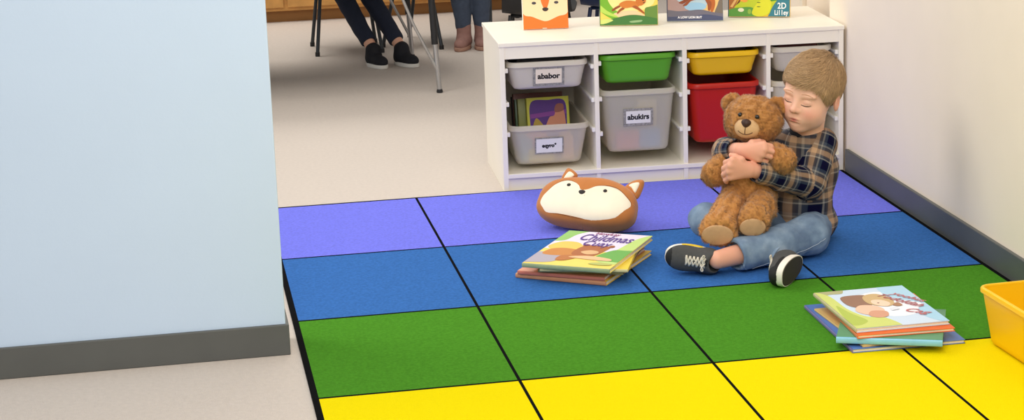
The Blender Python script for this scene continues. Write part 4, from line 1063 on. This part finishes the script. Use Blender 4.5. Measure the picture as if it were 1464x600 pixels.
def jeans():
    (a, b), (c, d) = jeans_leg('L'), jeans_leg('R')
    return np.concatenate([a, c]), np.concatenate([b, d+len(a)])
V, Q = jeans(); N = vnormals(V, Q)
fold = wob(V, 70, 21)*0.0020+wob(V, 150, 22)*0.0010
V = V+N*fold[:, None]; V[:, 2] = np.maximum(V[:, 2], RZ+0.002)
npmesh('jeans', V, Q, DENIM, boy, O_BOY, True, None, {'cloth': V})
# hem and seam stitching
STITCH = mat('pale_stitch_thread', (186, 198, 212), 0.8)
N = vnormals(V, Q)
def project(P):
    d = P-CAM_POS; z = d@AX_F; return CX+F_PX*(d@AX_R)/z, CY-F_PX*(d@AX_U)/z, z
PX, PY, PZ = project(V)
def pick(x, y):
    i = np.where((PX-x)**2+(PY-y)**2 < 6)[0]
    if not len(i): return None
    j = i[np.argmin(PZ[i])]; return Vector(V[j]+N[j]*0.0006-O_BOY)
mb = MB()
for line in ([(1182, 342), (1170, 350), (1154, 358), (1136, 365), (1116, 372), (1096, 379), (1076, 386)], [(1044, 352), (1050, 362), (1056, 372), (1063, 381), (1069, 389)]):
    xs = np.interp(np.linspace(0, 1, 22), np.linspace(0, 1, len(line)), [q[0] for q in line]); ys = np.interp(np.linspace(0, 1, 22), np.linspace(0, 1, len(line)), [q[1] for q in line])
    P = [q for q in (pick(a, b) for a, b in zip(xs, ys)) if q is not None]; P = [q for i, q in enumerate(P) if i == 0 or (q-P[i-1]).length < 0.03]
    if len(P) > 3: mb.tube(P, 0.0008, 5)
if mb.v: mb.build('jeans_stitching', STITCH, boy, smooth=True)

# ------------------------------------------------------------------ shoes
SH_D = mat('charcoal_canvas', (74, 74, 74), 0.85, var=0.08, vscale=90, bump=0.2, bscale=900); SH_B = mat('black_trim', (26, 26, 28), 0.7)
SOLE = mat('white_rubber', (240, 234, 224), 0.5); SOLEB = mat('dark_sole_rubber', (58, 50, 46), 0.7); LACE = mat('cream_laces', (216, 208, 192), 0.8); YEL = mat('yellow_rubber', (236, 200, 40), 0.5)
def shoe(label, toe, up, heel_pt, L=0.152, Wd=0.082, yellow=False):
    x = unit(toe); z = unit(np.array(up)-x*(np.array(up)@x)); y = np.cross(z, x); R = np.stack([x, y, z], 1); o = np.array(heel_pt)
    def w(p): return o+R@np.array(p, float)
    F = Field(o-0.24, o+0.24, 0.0025)
    F.ell(w((L*0.72, 0, 0.028)), (0.050, Wd*0.46, 0.024), R, 0.01); F.ell(w((L*0.40, 0, 0.034)), (0.060, Wd*0.42, 0.030), R, 0.02)
    F.ell(w((L*0.18, 0, 0.034)), (0.034, Wd*0.44, 0.034), R, 0.02); F.cap(w((L*0.40, 0, 0.044)), w((L*0.16, 0, 0.054)), 0.024, 0.030, 0.015)
    F.half(w((0, 0, 0.010)), -z, 0.002); F.half(w((L*0.18, 0, 0.072)), np.array(z)-x*0.55, 0.003)
    F.cyl(w((L*0.17, 0, 0.040)), w((-0.030, 0, 0.110)), 0.0255, 0.004)
    V, Q = F.mesh(1)
    lc = (V-o)@R; fc = lc[Q].mean(1)
    mi = ((fc[:, 0] > L*0.95) | ((fc[:, 2] < 0.030) & (fc[:, 0] > L*0.50)) | ((fc[:, 0] > L*0.26) & (fc[:, 0] < L*0.56) & (np.abs(fc[:, 1]) < 0.010) & (fc[:, 2] > 0.03))).astype(int)
    up_o = npmesh('shoe', V, Q, [SH_D, SH_B], boy, O_BOY, True, mi); up_o['label'] = label
    def foot(s, zz, n=40):
        out = []
        for k in range(n):
            a = 2*PI*k/n; cx_ = math.cos(a); sy = math.sin(a)
            X = L*0.5+L*0.5*cx_*(1.02*s); wv = Wd*(0.38+0.10*(X/L))*s; out.append(Vector(w((X, wv*np.sign(sy)*abs(sy)**0.75, zz))-O_BOY))
        return out
    mb = MB(); mb.loft([foot(1.06, 0.001), foot(1.09, 0.006), foot(1.09, 0.018), foot(1.02, 0.022)], 0, True, True)
    s_ = mb.build('sole', [SOLE, YEL], up_o, auto=0.8)
    if yellow:
        for p_ in s_.data.polygons:
            q = R.T@(np.array(p_.center)+O_BOY-o)
            if L*0.34 < q[0] < L*0.72 and (R@np.array([0, q[1], 0]))[2] > 0: p_.material_index = 1; s_['label'] = 'white rubber sole band'
    MB().loft([foot(0.98, -0.001), foot(1.03, 0.0028)], 0, True, True).build('outsole', SOLEB, up_o, auto=0.8)
    N = vnormals(V, Q)
    def srf(X, Y):
        m = (np.abs(lc[:, 0]-X) < 0.006) & (np.abs(lc[:, 1]-Y) < 0.005)
        i = np.where(m)[0]
        if not len(i): i = np.array([np.argmin((lc[:, 0]-X)**2+(lc[:, 1]-Y)**2-lc[:, 2]*0.02)])
        j = i[np.argmax(lc[i, 2])]; return V[j]+N[j]*0.0012-O_BOY
    mb = MB(); xs = [L*(0.70-0.072*k) for k in range(6)]
    for k in range(5):
        for sg in (-1, 1):
            p = [srf(xs[k]+(xs[k+1]-xs[k])*t, sg*(0.018-0.036*t)) for t in np.linspace(0, 1, 6)]
            mb.tube([Vector(q) for q in p], 0.0026, 6)
    mb.tube([Vector(srf(xs[0], yy)) for yy in np.linspace(-0.018, 0.018, 5)], 0.0026, 6)
    top = srf(L*0.34, 0.0)+z*0.001
    for sg in (-1, 1):
        lp = [Vector(top+R@np.array((0.004*math.sin(2*t), sg*0.022*math.sin(t), 0.004+0.006*math.sin(t*2)))) for t in np.linspace(0, PI, 9)]
        lp = [Vector(top+R@np.array((0.012*math.sin(t)*math.cos(t)+0.012*(t/PI), sg*(0.020*math.sin(t)+0.006*t/PI), -0.004*t/PI))) for t in np.linspace(0, PI, 10)]
        mb.tube(lp, 0.0021, 6)
    mb.build('laces', LACE, up_o, smooth=True)
    zm = min(min((w_ @ Vector(c))[2] for c in o_.bound_box) for o_, w_ in [(up_o, Matrix.Translation(O_BOY))]+[(c_, Matrix.Translation(O_BOY)) for c_ in up_o.children]); print('shoe min z', zm)
    return up_o
shoe('left shoe, sole turned away', B3(-0.97, -0.05, 0.14), B3(0.03, -0.97, 0.06), K(1025, 370.5, -0.33), L=0.146, yellow=True)
shoe('right shoe, white sole turned to the right', B3(-0.50, -0.84, -0.12), B3(-0.82, 0.50, 0.06), K(1147, 374.5, -0.44), L=0.130)

# ------------------------------------------------------------------ face details and hair
HAIRM = mat('dark_blond_hair', (184, 150, 110), 0.5, island=0.26, spec=0.35); BROW = mat('light_brown_brow', (204, 154, 120), 0.8); LASH = mat('dark_lashes', (66, 44, 34), 0.7)
def face_pt(H, V, N, x, z):
    L = H.l(V); m = (np.abs(L[:, 0]-x) < 0.004*1.3) & (np.abs(L[:, 2]-z) < 0.004*1.3) & (L[:, 1] < -0.02) & (np.abs(L) < 0.14).all(1)
    i = np.where(m)[0]
    if not len(i): i = np.array([np.argmin((L[:, 0]-x)**2+(L[:, 2]-z)**2+(L[:, 1] > 0)*1+(np.abs(L) > 0.14).any(1)*1)])
    d = (L[i, 0]-x)**2+(L[i, 2]-z)**2; j = i[np.argsort(d)[:3]]; return V[j].mean(0), unit(N[j].mean(0))
NB = vnormals(VB, QB)
def face_line(name, m, xs, zs, r, off, H=BOYH, V=VB, N=NB, parent=boy, org=O_BOY):
    mb = MB(); n = len(xs)
    pts = []
    for x, z in zip(xs, zs):
        p, nn = face_pt(H, V, N, x, z); pts.append(Vector(p+nn*off-org))
    for _ in range(2): pts = [pts[0]]+[(pts[i-1]+pts[i]*2+pts[i+1])/4 for i in range(1, n-1)]+[pts[-1]]
    mb.tube(pts, [r*(0.35+0.65*math.sin(PI*(0.12+0.76*i/(n-1)))) for i in range(n)], 6)
    return mb.build(name, m, parent, smooth=True)
for sx in (-1, 1):
    t = np.linspace(-1, 1, 13)
    face_line('eyelashes', LASH, sx*(0.031+0.0150*t), -0.0185-0.0035*(1-t*t)+0.001*t, 0.0013, 0.0003)
    face_line('eyelid_crease', mat('skin_crease', (206, 146, 124), 0.6), sx*(0.031+0.0145*t), -0.0035+0.004*(1-t*t)-0.001*t, 0.0006, 0.0)
    face_line('eyebrow', BROW, sx*(0.033+0.0185*t), 0.0105+0.0035*(1-t*t)-0.0015*t, 0.0013, 0.0002)
def hair(H, n=13000, seed=3, parent=boy, org=O_BOY, m=HAIRM, h=0.003):
    S = H.S; rs = np.random.default_rng(seed)
    c = np.array([0, 0.004, 0.030]); r0 = np.array([0.0805, 0.1035, 0.0890])
    def line_z(p):       # lower limit of the hair by direction
        a = np.arctan2(p[..., 0], -p[..., 1]+0.018)     # 0 = face, +-pi = back
        return np.interp(a, [-3.15, -2.2, -1.75, -1.45, -1.28, -1.0, -0.75, -0.45, -0.12, 0.12, 0.35, 0.5, 0.68, 0.9, 1.05, 1.2, 1.36, 1.62, 2.2, 3.15],
                         [-0.056, -0.040, 0.010, -0.028, -0.012, 0.016, 0.034, 0.033, 0.033, 0.037, 0.040, 0.031, 0.017, -0.014, -0.024, -0.014, 0.012, -0.010, -0.042, -0.056])
    # scalp cap
    lo_, hi_ = H.c-0.16*S, H.c+0.16*S
    F = Field(lo_, hi_, h)
    F.ell(H.w(c), (r0+0.003)*S, H.R, 0.0)
    X, Y, Z = np.meshgrid(*F.ax, indexing='ij'); P = np.stack([X, Y, Z], -1).reshape(-1, 3); Lc = H.l(P)
    cut = ((line_z(Lc)-Lc[:, 2])*S).reshape(F.F.shape).astype(np.float32)
    F.F = -smin(-F.F, -cut, 0.006)
    V, Q = F.mesh(2)
    npm = [(V, Q)]
    # strands combed from the crown
    whorl = unit(np.array([0.10, 0.80, 0.60])); VV = []; FF = []
    q = rs.normal(size=(n*3, 3)); q /= np.linalg.norm(q, axis=1)[:, None]
    roots = c+q*r0; ok = roots[:, 2] > line_z(roots)+0.004; roots = roots[ok][:n]
    base = 0
    for p in roots:
        d = (p-c)/r0; d /= np.linalg.norm(d)
        away = d-whorl*(d@whorl); fl = unit(away+1e-6); fl = fl-d*(fl@d)
        front = max(0.0, -d[1]); fl = fl+np.array([-0.95, -0.25, 0])*front*max(0.0, d[2]+0.35)      # fringe swept to his right
        fl = fl+np.array([0, 0, -0.55])*(1-max(0, d[2]))
        Ls = 0.052*(0.75+0.5*rs.random())*(1.15 if front > 0.3 else 0.9); seg = 6; pt = p.copy(); pts = []
        lift = 0.0025+0.006*rs.random()+0.0035*(0.5+0.5*math.sin(p[0]*230+p[1]*90+p[2]*60)); tw = rs.normal(0, 0.10, 3)
        for k in range(seg+1):
            dd = (pt-c)/r0; s_ = np.linalg.norm(dd); f = k/seg
            sh = 1+lift*math.sin(min(1, f*1.25)*PI*0.5)/0.088
            pts.append(c+(pt-c)/s_*sh)
            g = dd/s_; t_ = unit(fl+tw-g*((fl+tw)@g)); pt = pt+t_*Ls/seg
        # stop at the hairline plus a little overhang
        keep = [a for a in pts if a[2] > line_z(a)-0.013]
        if len(keep) < 3: continue
        pts = keep; nn = len(pts); wd = 0.00075*(0.7+0.6*rs.random())
        for k, a in enumerate(pts):
            t_ = pts[min(k+1, nn-1)]-pts[max(k-1, 0)]; g = unit(a-c); b_ = unit(np.cross(t_, g)); ww = wd*(1-(k/(nn-1))**2*0.9)
            VV += [H.w(a-b_*ww), H.w(a+g*ww*0.8), H.w(a+b_*ww)]
        for k in range(nn-1):
            o = base+k*3; FF += [(o, o+1, o+4, o+3), (o+1, o+2, o+5, o+4)]
        base += nn*3
    VV = np.array(VV); FF = np.array(FF)
    Vall = np.concatenate([V, VV]); Qall = np.concatenate([Q, FF+len(V)])
    return npmesh('hair', Vall, Qall, m, parent, org, True)
hair(BOYH)
# ================================================================== TEDDY BEAR
FUR = mat('caramel_plush_fur', (188, 132, 74), 0.85, island=0.13, spec=0.15, sheen=0.3); PADM = mat('beige_suede', (206, 164, 122), 0.85, var=0.05, vscale=60, bump=0.2, bscale=800)
MUZ = mat('beige_short_plush', (214, 174, 128), 0.85, var=0.04, vscale=80, bump=0.3, bscale=900); NOSE = mat('brown_stitched_nose', (62, 36, 26), 0.5); EYE = mat('glossy_black_eye', (20, 16, 16), 0.08, spec=0.6); THR = mat('dark_brown_thread', (84, 52, 36), 0.7)
O_T = K(1068, 285, -0.13); O_T[2] = RZ+0.07
ted = thing('teddy_bear', 'caramel brown plush teddy bear held in the child\'s arms', 'teddy bear', tuple(O_T))
def plush(name, build, n, seed, pad=0.03, h=0.003, length=0.0085, width=0.00085, lump=0.0026, lean=(0, 0, -0.45), pts=None):
    P = np.array(pts); F = Field(P.min(0)-pad-0.075, P.max(0)+pad+0.075, h); build(F); V, Q = F.mesh(2)
    N = vnormals(V, Q); V = V+N*(wob(V, 170, seed)*lump+wob(V, 330, seed+9)*lump*0.6)[:, None]
    fv, ft = fur(V, Q, int(n*2.1), length, width, seed, lean)
    tri = np.concatenate([Q[:, [0, 1, 2]], Q[:, [0, 2, 3]]])
    Vall = np.concatenate([V, fv]); Tall = np.concatenate([tri, ft+len(V)])
    return npmesh(name, Vall, Tall, FUR, ted, O_T, True), V, Q
HC = K(1077, 171, -0.125)
hf = unit(B3(-0.28, -0.93, 0.10)); hx = unit(np.cross(-hf, BZ_)); hz = np.cross(hx, -hf); HR = np.stack([hx, -hf, hz], 1)
tilt = np.array(Matrix.Rotation(0.10, 3, 'Y')); HR = HR@tilt
def hw(x, y, z): return HC+HR@np.array([x, y, z])
body_c = K(1072, 262, -0.14); body_b = K(1070, 288, -0.16)
plush('body', lambda F: (F.ell(body_c, (0.076, 0.070, 0.085), np.stack([BR_, BF_, BZ_], 1), 0.0), F.ell(body_b, (0.080, 0.070, 0.060), np.stack([BR_, BF_, BZ_], 1), 0.03), F.cap(body_c, K(1078, 205, -0.13), 0.06, 0.05, 0.03)), 5200, 31, pts=[body_c, body_b, K(1078, 205, -0.13)])
_, VH, QH = plush('head', lambda F: (F.ell(HC, (0.087, 0.076, 0.072), HR, 0.0), F.ell(hw(0, -0.035, -0.014), (0.060, 0.05, 0.046), HR, 0.03)), 6400, 41, pts=[HC-0.06, HC+0.06])
for sx, nm in ((-1, 'ear'), (1, 'ear')):
    ec = hw(sx*0.070, 0.004, 0.040) if sx < 0 else hw(0.060, 0.022, 0.044)
    plush(nm, lambda F: (F.ell(ec, (0.031, 0.018, 0.031), HR, 0.0), F.ell(ec+HR@np.array([0, -0.020, 0.0]), (0.019, 0.010, 0.019), HR, 0.006, '-')), 1100, 51+sx, length=0.007, pts=[ec], pad=0.0)
def simple(name, m, F, relax=2, parent=ted):
    V, Q = F.mesh(relax); return npmesh(name, V, Q, m, parent, O_T, True)
F = Field(hw(0, -0.08, -0.03)-0.07, hw(0, -0.08, -0.03)+0.07, 0.0022); F.ell(hw(0, -0.068, -0.018), (0.040, 0.036, 0.0325), HR, 0); muzzle = simple('muzzle', MUZ, F)
F = Field(hw(0, -0.1, -0.02)-0.04, hw(0, -0.1, -0.02)+0.04, 0.0016); F.ell(hw(0, -0.0985, 0.0015), (0.0150, 0.009, 0.0105), HR, 0); F.ell(hw(0, -0.100, -0.005), (0.008, 0.008, 0.009), HR, 0.008); simple('nose', NOSE, F)
def mz(x, z):    # a point on the muzzle's front
    q = 1-(x/0.041)**2-((z+0.018)/0.0325)**2; return hw(x, -0.068-0.036*math.sqrt(max(q, 0.02))-0.0006, z)
mb = MB(); mb.tube([Vector(mz(0, z)-O_T) for z in np.linspace(-0.010, -0.032, 6)], 0.0011, 6)
mb.tube([Vector(mz(x, -0.034+0.008*(x/0.022)**2)-O_T) for x in np.linspace(-0.022, 0.022, 13)], 0.0011, 6); mb.build('mouth_stitching', THR, ted, smooth=True)
for sx in (-1, 1):
    F = Field(hw(sx*0.028, -0.08, 0.012)-0.02, hw(sx*0.028, -0.08, 0.012)+0.02, 0.0014); F.ell(hw(sx*0.0255, -0.0745, 0.0185), (0.0072, 0.0072, 0.0072), HR, 0); simple('eye', EYE, F)
# arms
pawR = K(1021, 248, -0.175); pawL = K(1120, 229, -0.225)
plush('arm', lambda F: F.chain([K(1043, 232, -0.14), K(1030, 240, -0.165), pawR], [0.034, 0.034, 0.037], 0.02), 2300, 61, pts=[K(1043, 232, -0.14), pawR])
plush('arm', lambda F: F.chain([K(1098, 218, -0.17), K(1108, 223, -0.20), pawL], [0.034, 0.034, 0.0385], 0.02), 2300, 63, pts=[K(1098, 218, -0.17), pawL])
# legs with suede foot pads
for hip, kne, ft_, r, sd, padc, padr, nrm in ((K(1052, 284, -0.18), K(1042, 303, -0.245), K(1029, 322, -0.305), 0.046, 71, K(1026, 336, -0.345), (0.047, 0.034), B3(-0.12, -0.93, -0.24)),
                                             (K(1088, 284, -0.18), K(1087, 297, -0.235), K(1079, 308, -0.285), 0.043, 73, K(1076, 325, -0.330), (0.039, 0.030), B3(0.0, -0.93, -0.24))):
    nrm = unit(nrm); ex = unit(np.cross(nrm, BZ_)); ey = np.cross(ex, nrm) if False else unit(np.cross(nrm, ex)); R = np.stack([ex, ey, nrm], 1)
    def bl(F, hip=hip, kne=kne, ft_=ft_, r=r, padc=padc, padr=padr, R=R, nrm=nrm):
        F.chain([hip, kne, ft_], [r, r*0.95, r*1.0], 0.02); F.ell(padc-nrm*0.020, (padr[0]+0.005, padr[1]+0.006, 0.030), R, 0.03)
        F.half(padc, nrm, 0.012)
    plush('leg', bl, 3000, sd, pts=[hip, ft_, padc], lump=0.0028)
    F = Field(padc-0.07, padc+0.07, 0.0022); F.ell(padc, (padr[0], padr[1], 0.007), R, 0); simple('foot_pad', PADM, F)
# ================================================================== TWO CHILDREN IN THE CLASSROOM BEYOND
def far_child(label, hips, knees, ankles, toes, chest, neck, hands_, face, top_rgb, leg_rgb, shoe_rgb, sole_rgb, hair_rgb, trim=None):
    A = lambda p: np.array(p, float)
    P = [A(p) for p in hips+knees+ankles+hands_+[chest, neck]]
    org = np.array([np.mean([p[0] for p in ankles]), np.mean([p[1] for p in ankles]), 0.0])
    H = Head(A(neck)+np.array([0, -0.01, 0.145]), face, 0.0, 0.93)
    lo_, hi_ = np.min(P, 0)-0.2, np.max(P, 0)+0.2; hi_[2] = H.c[2]+0.16; lo_[2] = 0
    F = Field(lo_, hi_, 0.0055)
    head_prims(F, H); pel = (A(hips[0])+A(hips[1]))/2
    F.cap(H.w((0, 0.02, -0.05)), A(neck), 0.034, 0.036, 0.02); F.chain([A(neck), A(chest), pel], [0.038, 0.075, 0.07], 0.03)
    sh = []; rx = unit(np.cross(-unit(A(face)), BZ_))
    for k, sg in ((0, -1), (1, 1)):
        s_ = A(neck)+rx*sg*0.105+np.array([0, 0, -0.03]); h_ = A(hands_[k]); e_ = (s_+h_)/2+rx*sg*0.03+np.array([0, 0, -0.02]); sh.append((s_, e_, h_))
        F.chain([s_, e_, h_], [0.03, 0.024, 0.02], 0.015); d = unit(h_-e_)
        F.cap(h_, h_+d*0.04, 0.021, 0.018, 0.01)
        for q in range(4):
            b_ = h_+d*0.045+rx*(q-1.5)*0.013; F.cap(b_, b_+d*(0.036-0.004*abs(q-1.3)), 0.0075, 0.0065, 0.003)
        F.cap(h_+d*0.012, h_+d*0.035-rx*sg*0.03, 0.009, 0.007, 0.004)
        F.chain([A(hips[k]), A(knees[k]), A(ankles[k])], [0.05, 0.037, 0.026], 0.02)
    V, Q = F.mesh(1); T = head_tint(H, V, (232, 180, 152)); far = np.linalg.norm(V-H.c, axis=1) > 0.17; T[far] = np.array(lin((230, 176, 148)))
    o = npmesh('person', V, Q, SKIN, None, org, True, None, {'tint': T}); o.location = org; tag(o, label, 'person')
    def cloth(nm, rgb, fn, h=0.005, var=0.08):
        F = Field(lo_, hi_, h); fn(F); V, Q = F.mesh(1); V = V+vnormals(V, Q)*(wob(V, 70, len(nm))*0.0022)[:, None]; V[:, 2] = np.maximum(V[:, 2], 0.001)
        return npmesh(nm, V, Q, mat('cloth_%02x%02x%02x' % rgb, rgb, 0.9, var=var, vscale=60, bump=0.2, bscale=800), o, org, True)
    def top(F):
        F.chain([A(neck)+np.array([0, 0, -0.02]), A(chest), pel+np.array([0, 0, 0.02])], [0.055, 0.09, 0.088], 0.04)
        for s_, e_, h_ in sh:
            F.chain([A(neck)+np.array([0, 0, -0.02]), s_, e_, h_-unit(h_-e_)*0.01], [0.045, 0.042, 0.036, 0.029], 0.02)
            F.cyl(h_-unit(h_-e_)*0.004, h_+unit(h_-e_)*0.12, 0.06, 0.003)
        F.ell(A(neck)+np.array([0, 0, 0.035]), (0.05, 0.05, 0.045), None, 0.01, '-')
    cloth('sweater', top_rgb, top)
    def legs(F):
        F.ell(pel, (0.095, 0.085, 0.075), None, 0.0)
        for k in range(2):
            an = A(ankles[k]); kn = A(knees[k]); F.chain([A(hips[k]), kn, an+(kn-an)*0.10], [0.066, 0.050, 0.036], 0.02); F.cyl(an+(kn-an)*0.10, an-unit(kn-an)*0.10, 0.06, 0.003)
    cloth('trousers', leg_rgb, legs)
    for k in range(2):
        an = A(ankles[k]); d = unit(A(toes[k])-np.array([an[0], an[1], 0])); d[2] = 0; d = unit(d); y = np.cross(BZ_, d); R = np.stack([d, y, BZ_], 1); g = np.array([an[0], an[1], 0.0])
        F = Field(g-0.2, g+0.2, 0.004)
        F.ell(g+d*0.065+BZ_*0.030, (0.055, 0.033, 0.028), R, 0); F.ell(g+BZ_*0.036, (0.045, 0.034, 0.034), R, 0.03); F.cap(g+BZ_*0.04, an+BZ_*(0.03 if trim else 0.0), 0.034, 0.036, 0.02)
        F.half(g+BZ_*0.006, -BZ_, 0.002); V, Q = F.mesh(1)
        so = npmesh('shoe' if not trim else 'boot', V, Q, mat('shoe_%02x%02x%02x' % shoe_rgb, shoe_rgb, 0.8, var=0.08, vscale=60), o, org, True)
        def foot(s, zz):
            return [Vector(g+d*(0.035+0.085*math.cos(a)*s)+y*(0.036*math.sin(a)*s)+BZ_*zz-org) for a in np.linspace(0, 2*PI, 28, endpoint=False)]
        MB().loft([foot(1.0, 0.001), foot(1.04, 0.004), foot(1.04, 0.016), foot(0.99, 0.019)], 0, True, True).build('sole', mat('sole_%02x%02x%02x' % sole_rgb, sole_rgb, 0.7), so, auto=0.8)
    hair(H, 1500, 5, o, org, mat('hair_%02x%02x%02x' % hair_rgb, hair_rgb, 0.5, island=0.25), 0.005)
    return o
far_child('child in slate jeans and dusty pink boots standing beyond the storage unit', [(1.425, 9.98, 0.47), (1.525, 9.98, 0.47)], [(1.422, 9.965, 0.27), (1.522, 9.965, 0.27)], [(1.432, 9.955, 0.075), (1.520, 9.955, 0.075)],
          [(1.39, 9.85, 0), (1.50, 9.85, 0)], (1.475, 9.985, 0.66), (1.475, 9.985, 0.79), [(1.365, 9.90, 0.47), (1.60, 9.95, 0.46)], (-0.3, -0.95, -0.1),
          (176, 120, 130), (70, 80, 98), (158, 118, 108), (176, 136, 116), (96, 66, 44), trim=True)
far_child('seated child in navy trousers and black white-soled shoes at the classroom table', [(0.81, 10.08, 0.41), (0.91, 10.08, 0.41)], [(0.80, 9.88, 0.405), (0.915, 9.88, 0.405)], [(0.955, 9.60, 0.075), (1.085, 9.585, 0.075)],
          [(0.99, 9.50, 0), (1.14, 9.48, 0)], (0.86, 10.09, 0.60), (0.86, 10.08, 0.73), [(0.76, 9.83, 0.665), (0.96, 9.83, 0.665)], (0.1, -0.97, -0.25),
          (90, 120, 90), (34, 40, 58), (28, 28, 34), (226, 222, 214), (60, 42, 30))
# ================================================================== LIGHT AND CAMERA
def area(name, loc, size, power, rgb=(255, 251, 244), sy=None, rot=(0, 0, 0)):
    d = bpy.data.lights.new(name, 'AREA'); d.shape = 'RECTANGLE'; d.size = size; d.size_y = sy or size; d.energy = power; d.color = lin(rgb)[:3]
    o = bpy.data.objects.new(name, d); COL.objects.link(o); o.location = loc; o.rotation_euler = rot; return o
area('ceiling_or_fill_lamp', (0.9, 4.2, 2.65), 1.6, 24)
area('ceiling_or_fill_lamp', (0.9, 7.6, 2.65), 1.6, 24)
area('ceiling_or_fill_lamp', (-1.5, 6.6, 2.6), 1.5, 50, rot=(0, math.radians(-38), 0))  # added side fill, tilted to brighten the right wall, not a room lamp
area('ceiling_or_fill_lamp', (0.3, 10.6, 2.65), 1.8, 55)
area('ceiling_or_fill_lamp', (0.2, 1.6, 2.62), 1.9, 88, rot=(math.radians(42), 0, math.radians(-14)))  # added front fill from the camera side, aimed at the storage unit
w = bpy.data.worlds.new('room_daylight'); SC.world = w; w.use_nodes = True
w.node_tree.nodes['Background'].inputs['Color'].default_value = lin((255, 253, 250))
w.node_tree.nodes['Background'].inputs['Strength'].default_value = 0.42
cd = bpy.data.cameras.new('camera'); cam = bpy.data.objects.new('camera', cd); COL.objects.link(cam)
cd.sensor_width = 36; cd.lens = F_PX*36/1464; cd.shift_x = -(CX-732)/1464; cd.shift_y = 0.0; cd.clip_start = 0.05; cd.clip_end = 60
M = Matrix([[AX_R[i], AX_U[i], -AX_F[i], CAM_POS[i]] for i in range(3)]+[[0, 0, 0, 1]])
cam.matrix_world = M
SC.camera = cam
SC.view_settings.view_transform = 'Standard'
try: SC.view_settings.look = 'None'
except Exception: pass
SC.view_settings.exposure = 0.0; SC.view_settings.gamma = 1.0; SC.view_settings.use_curve_mapping = False
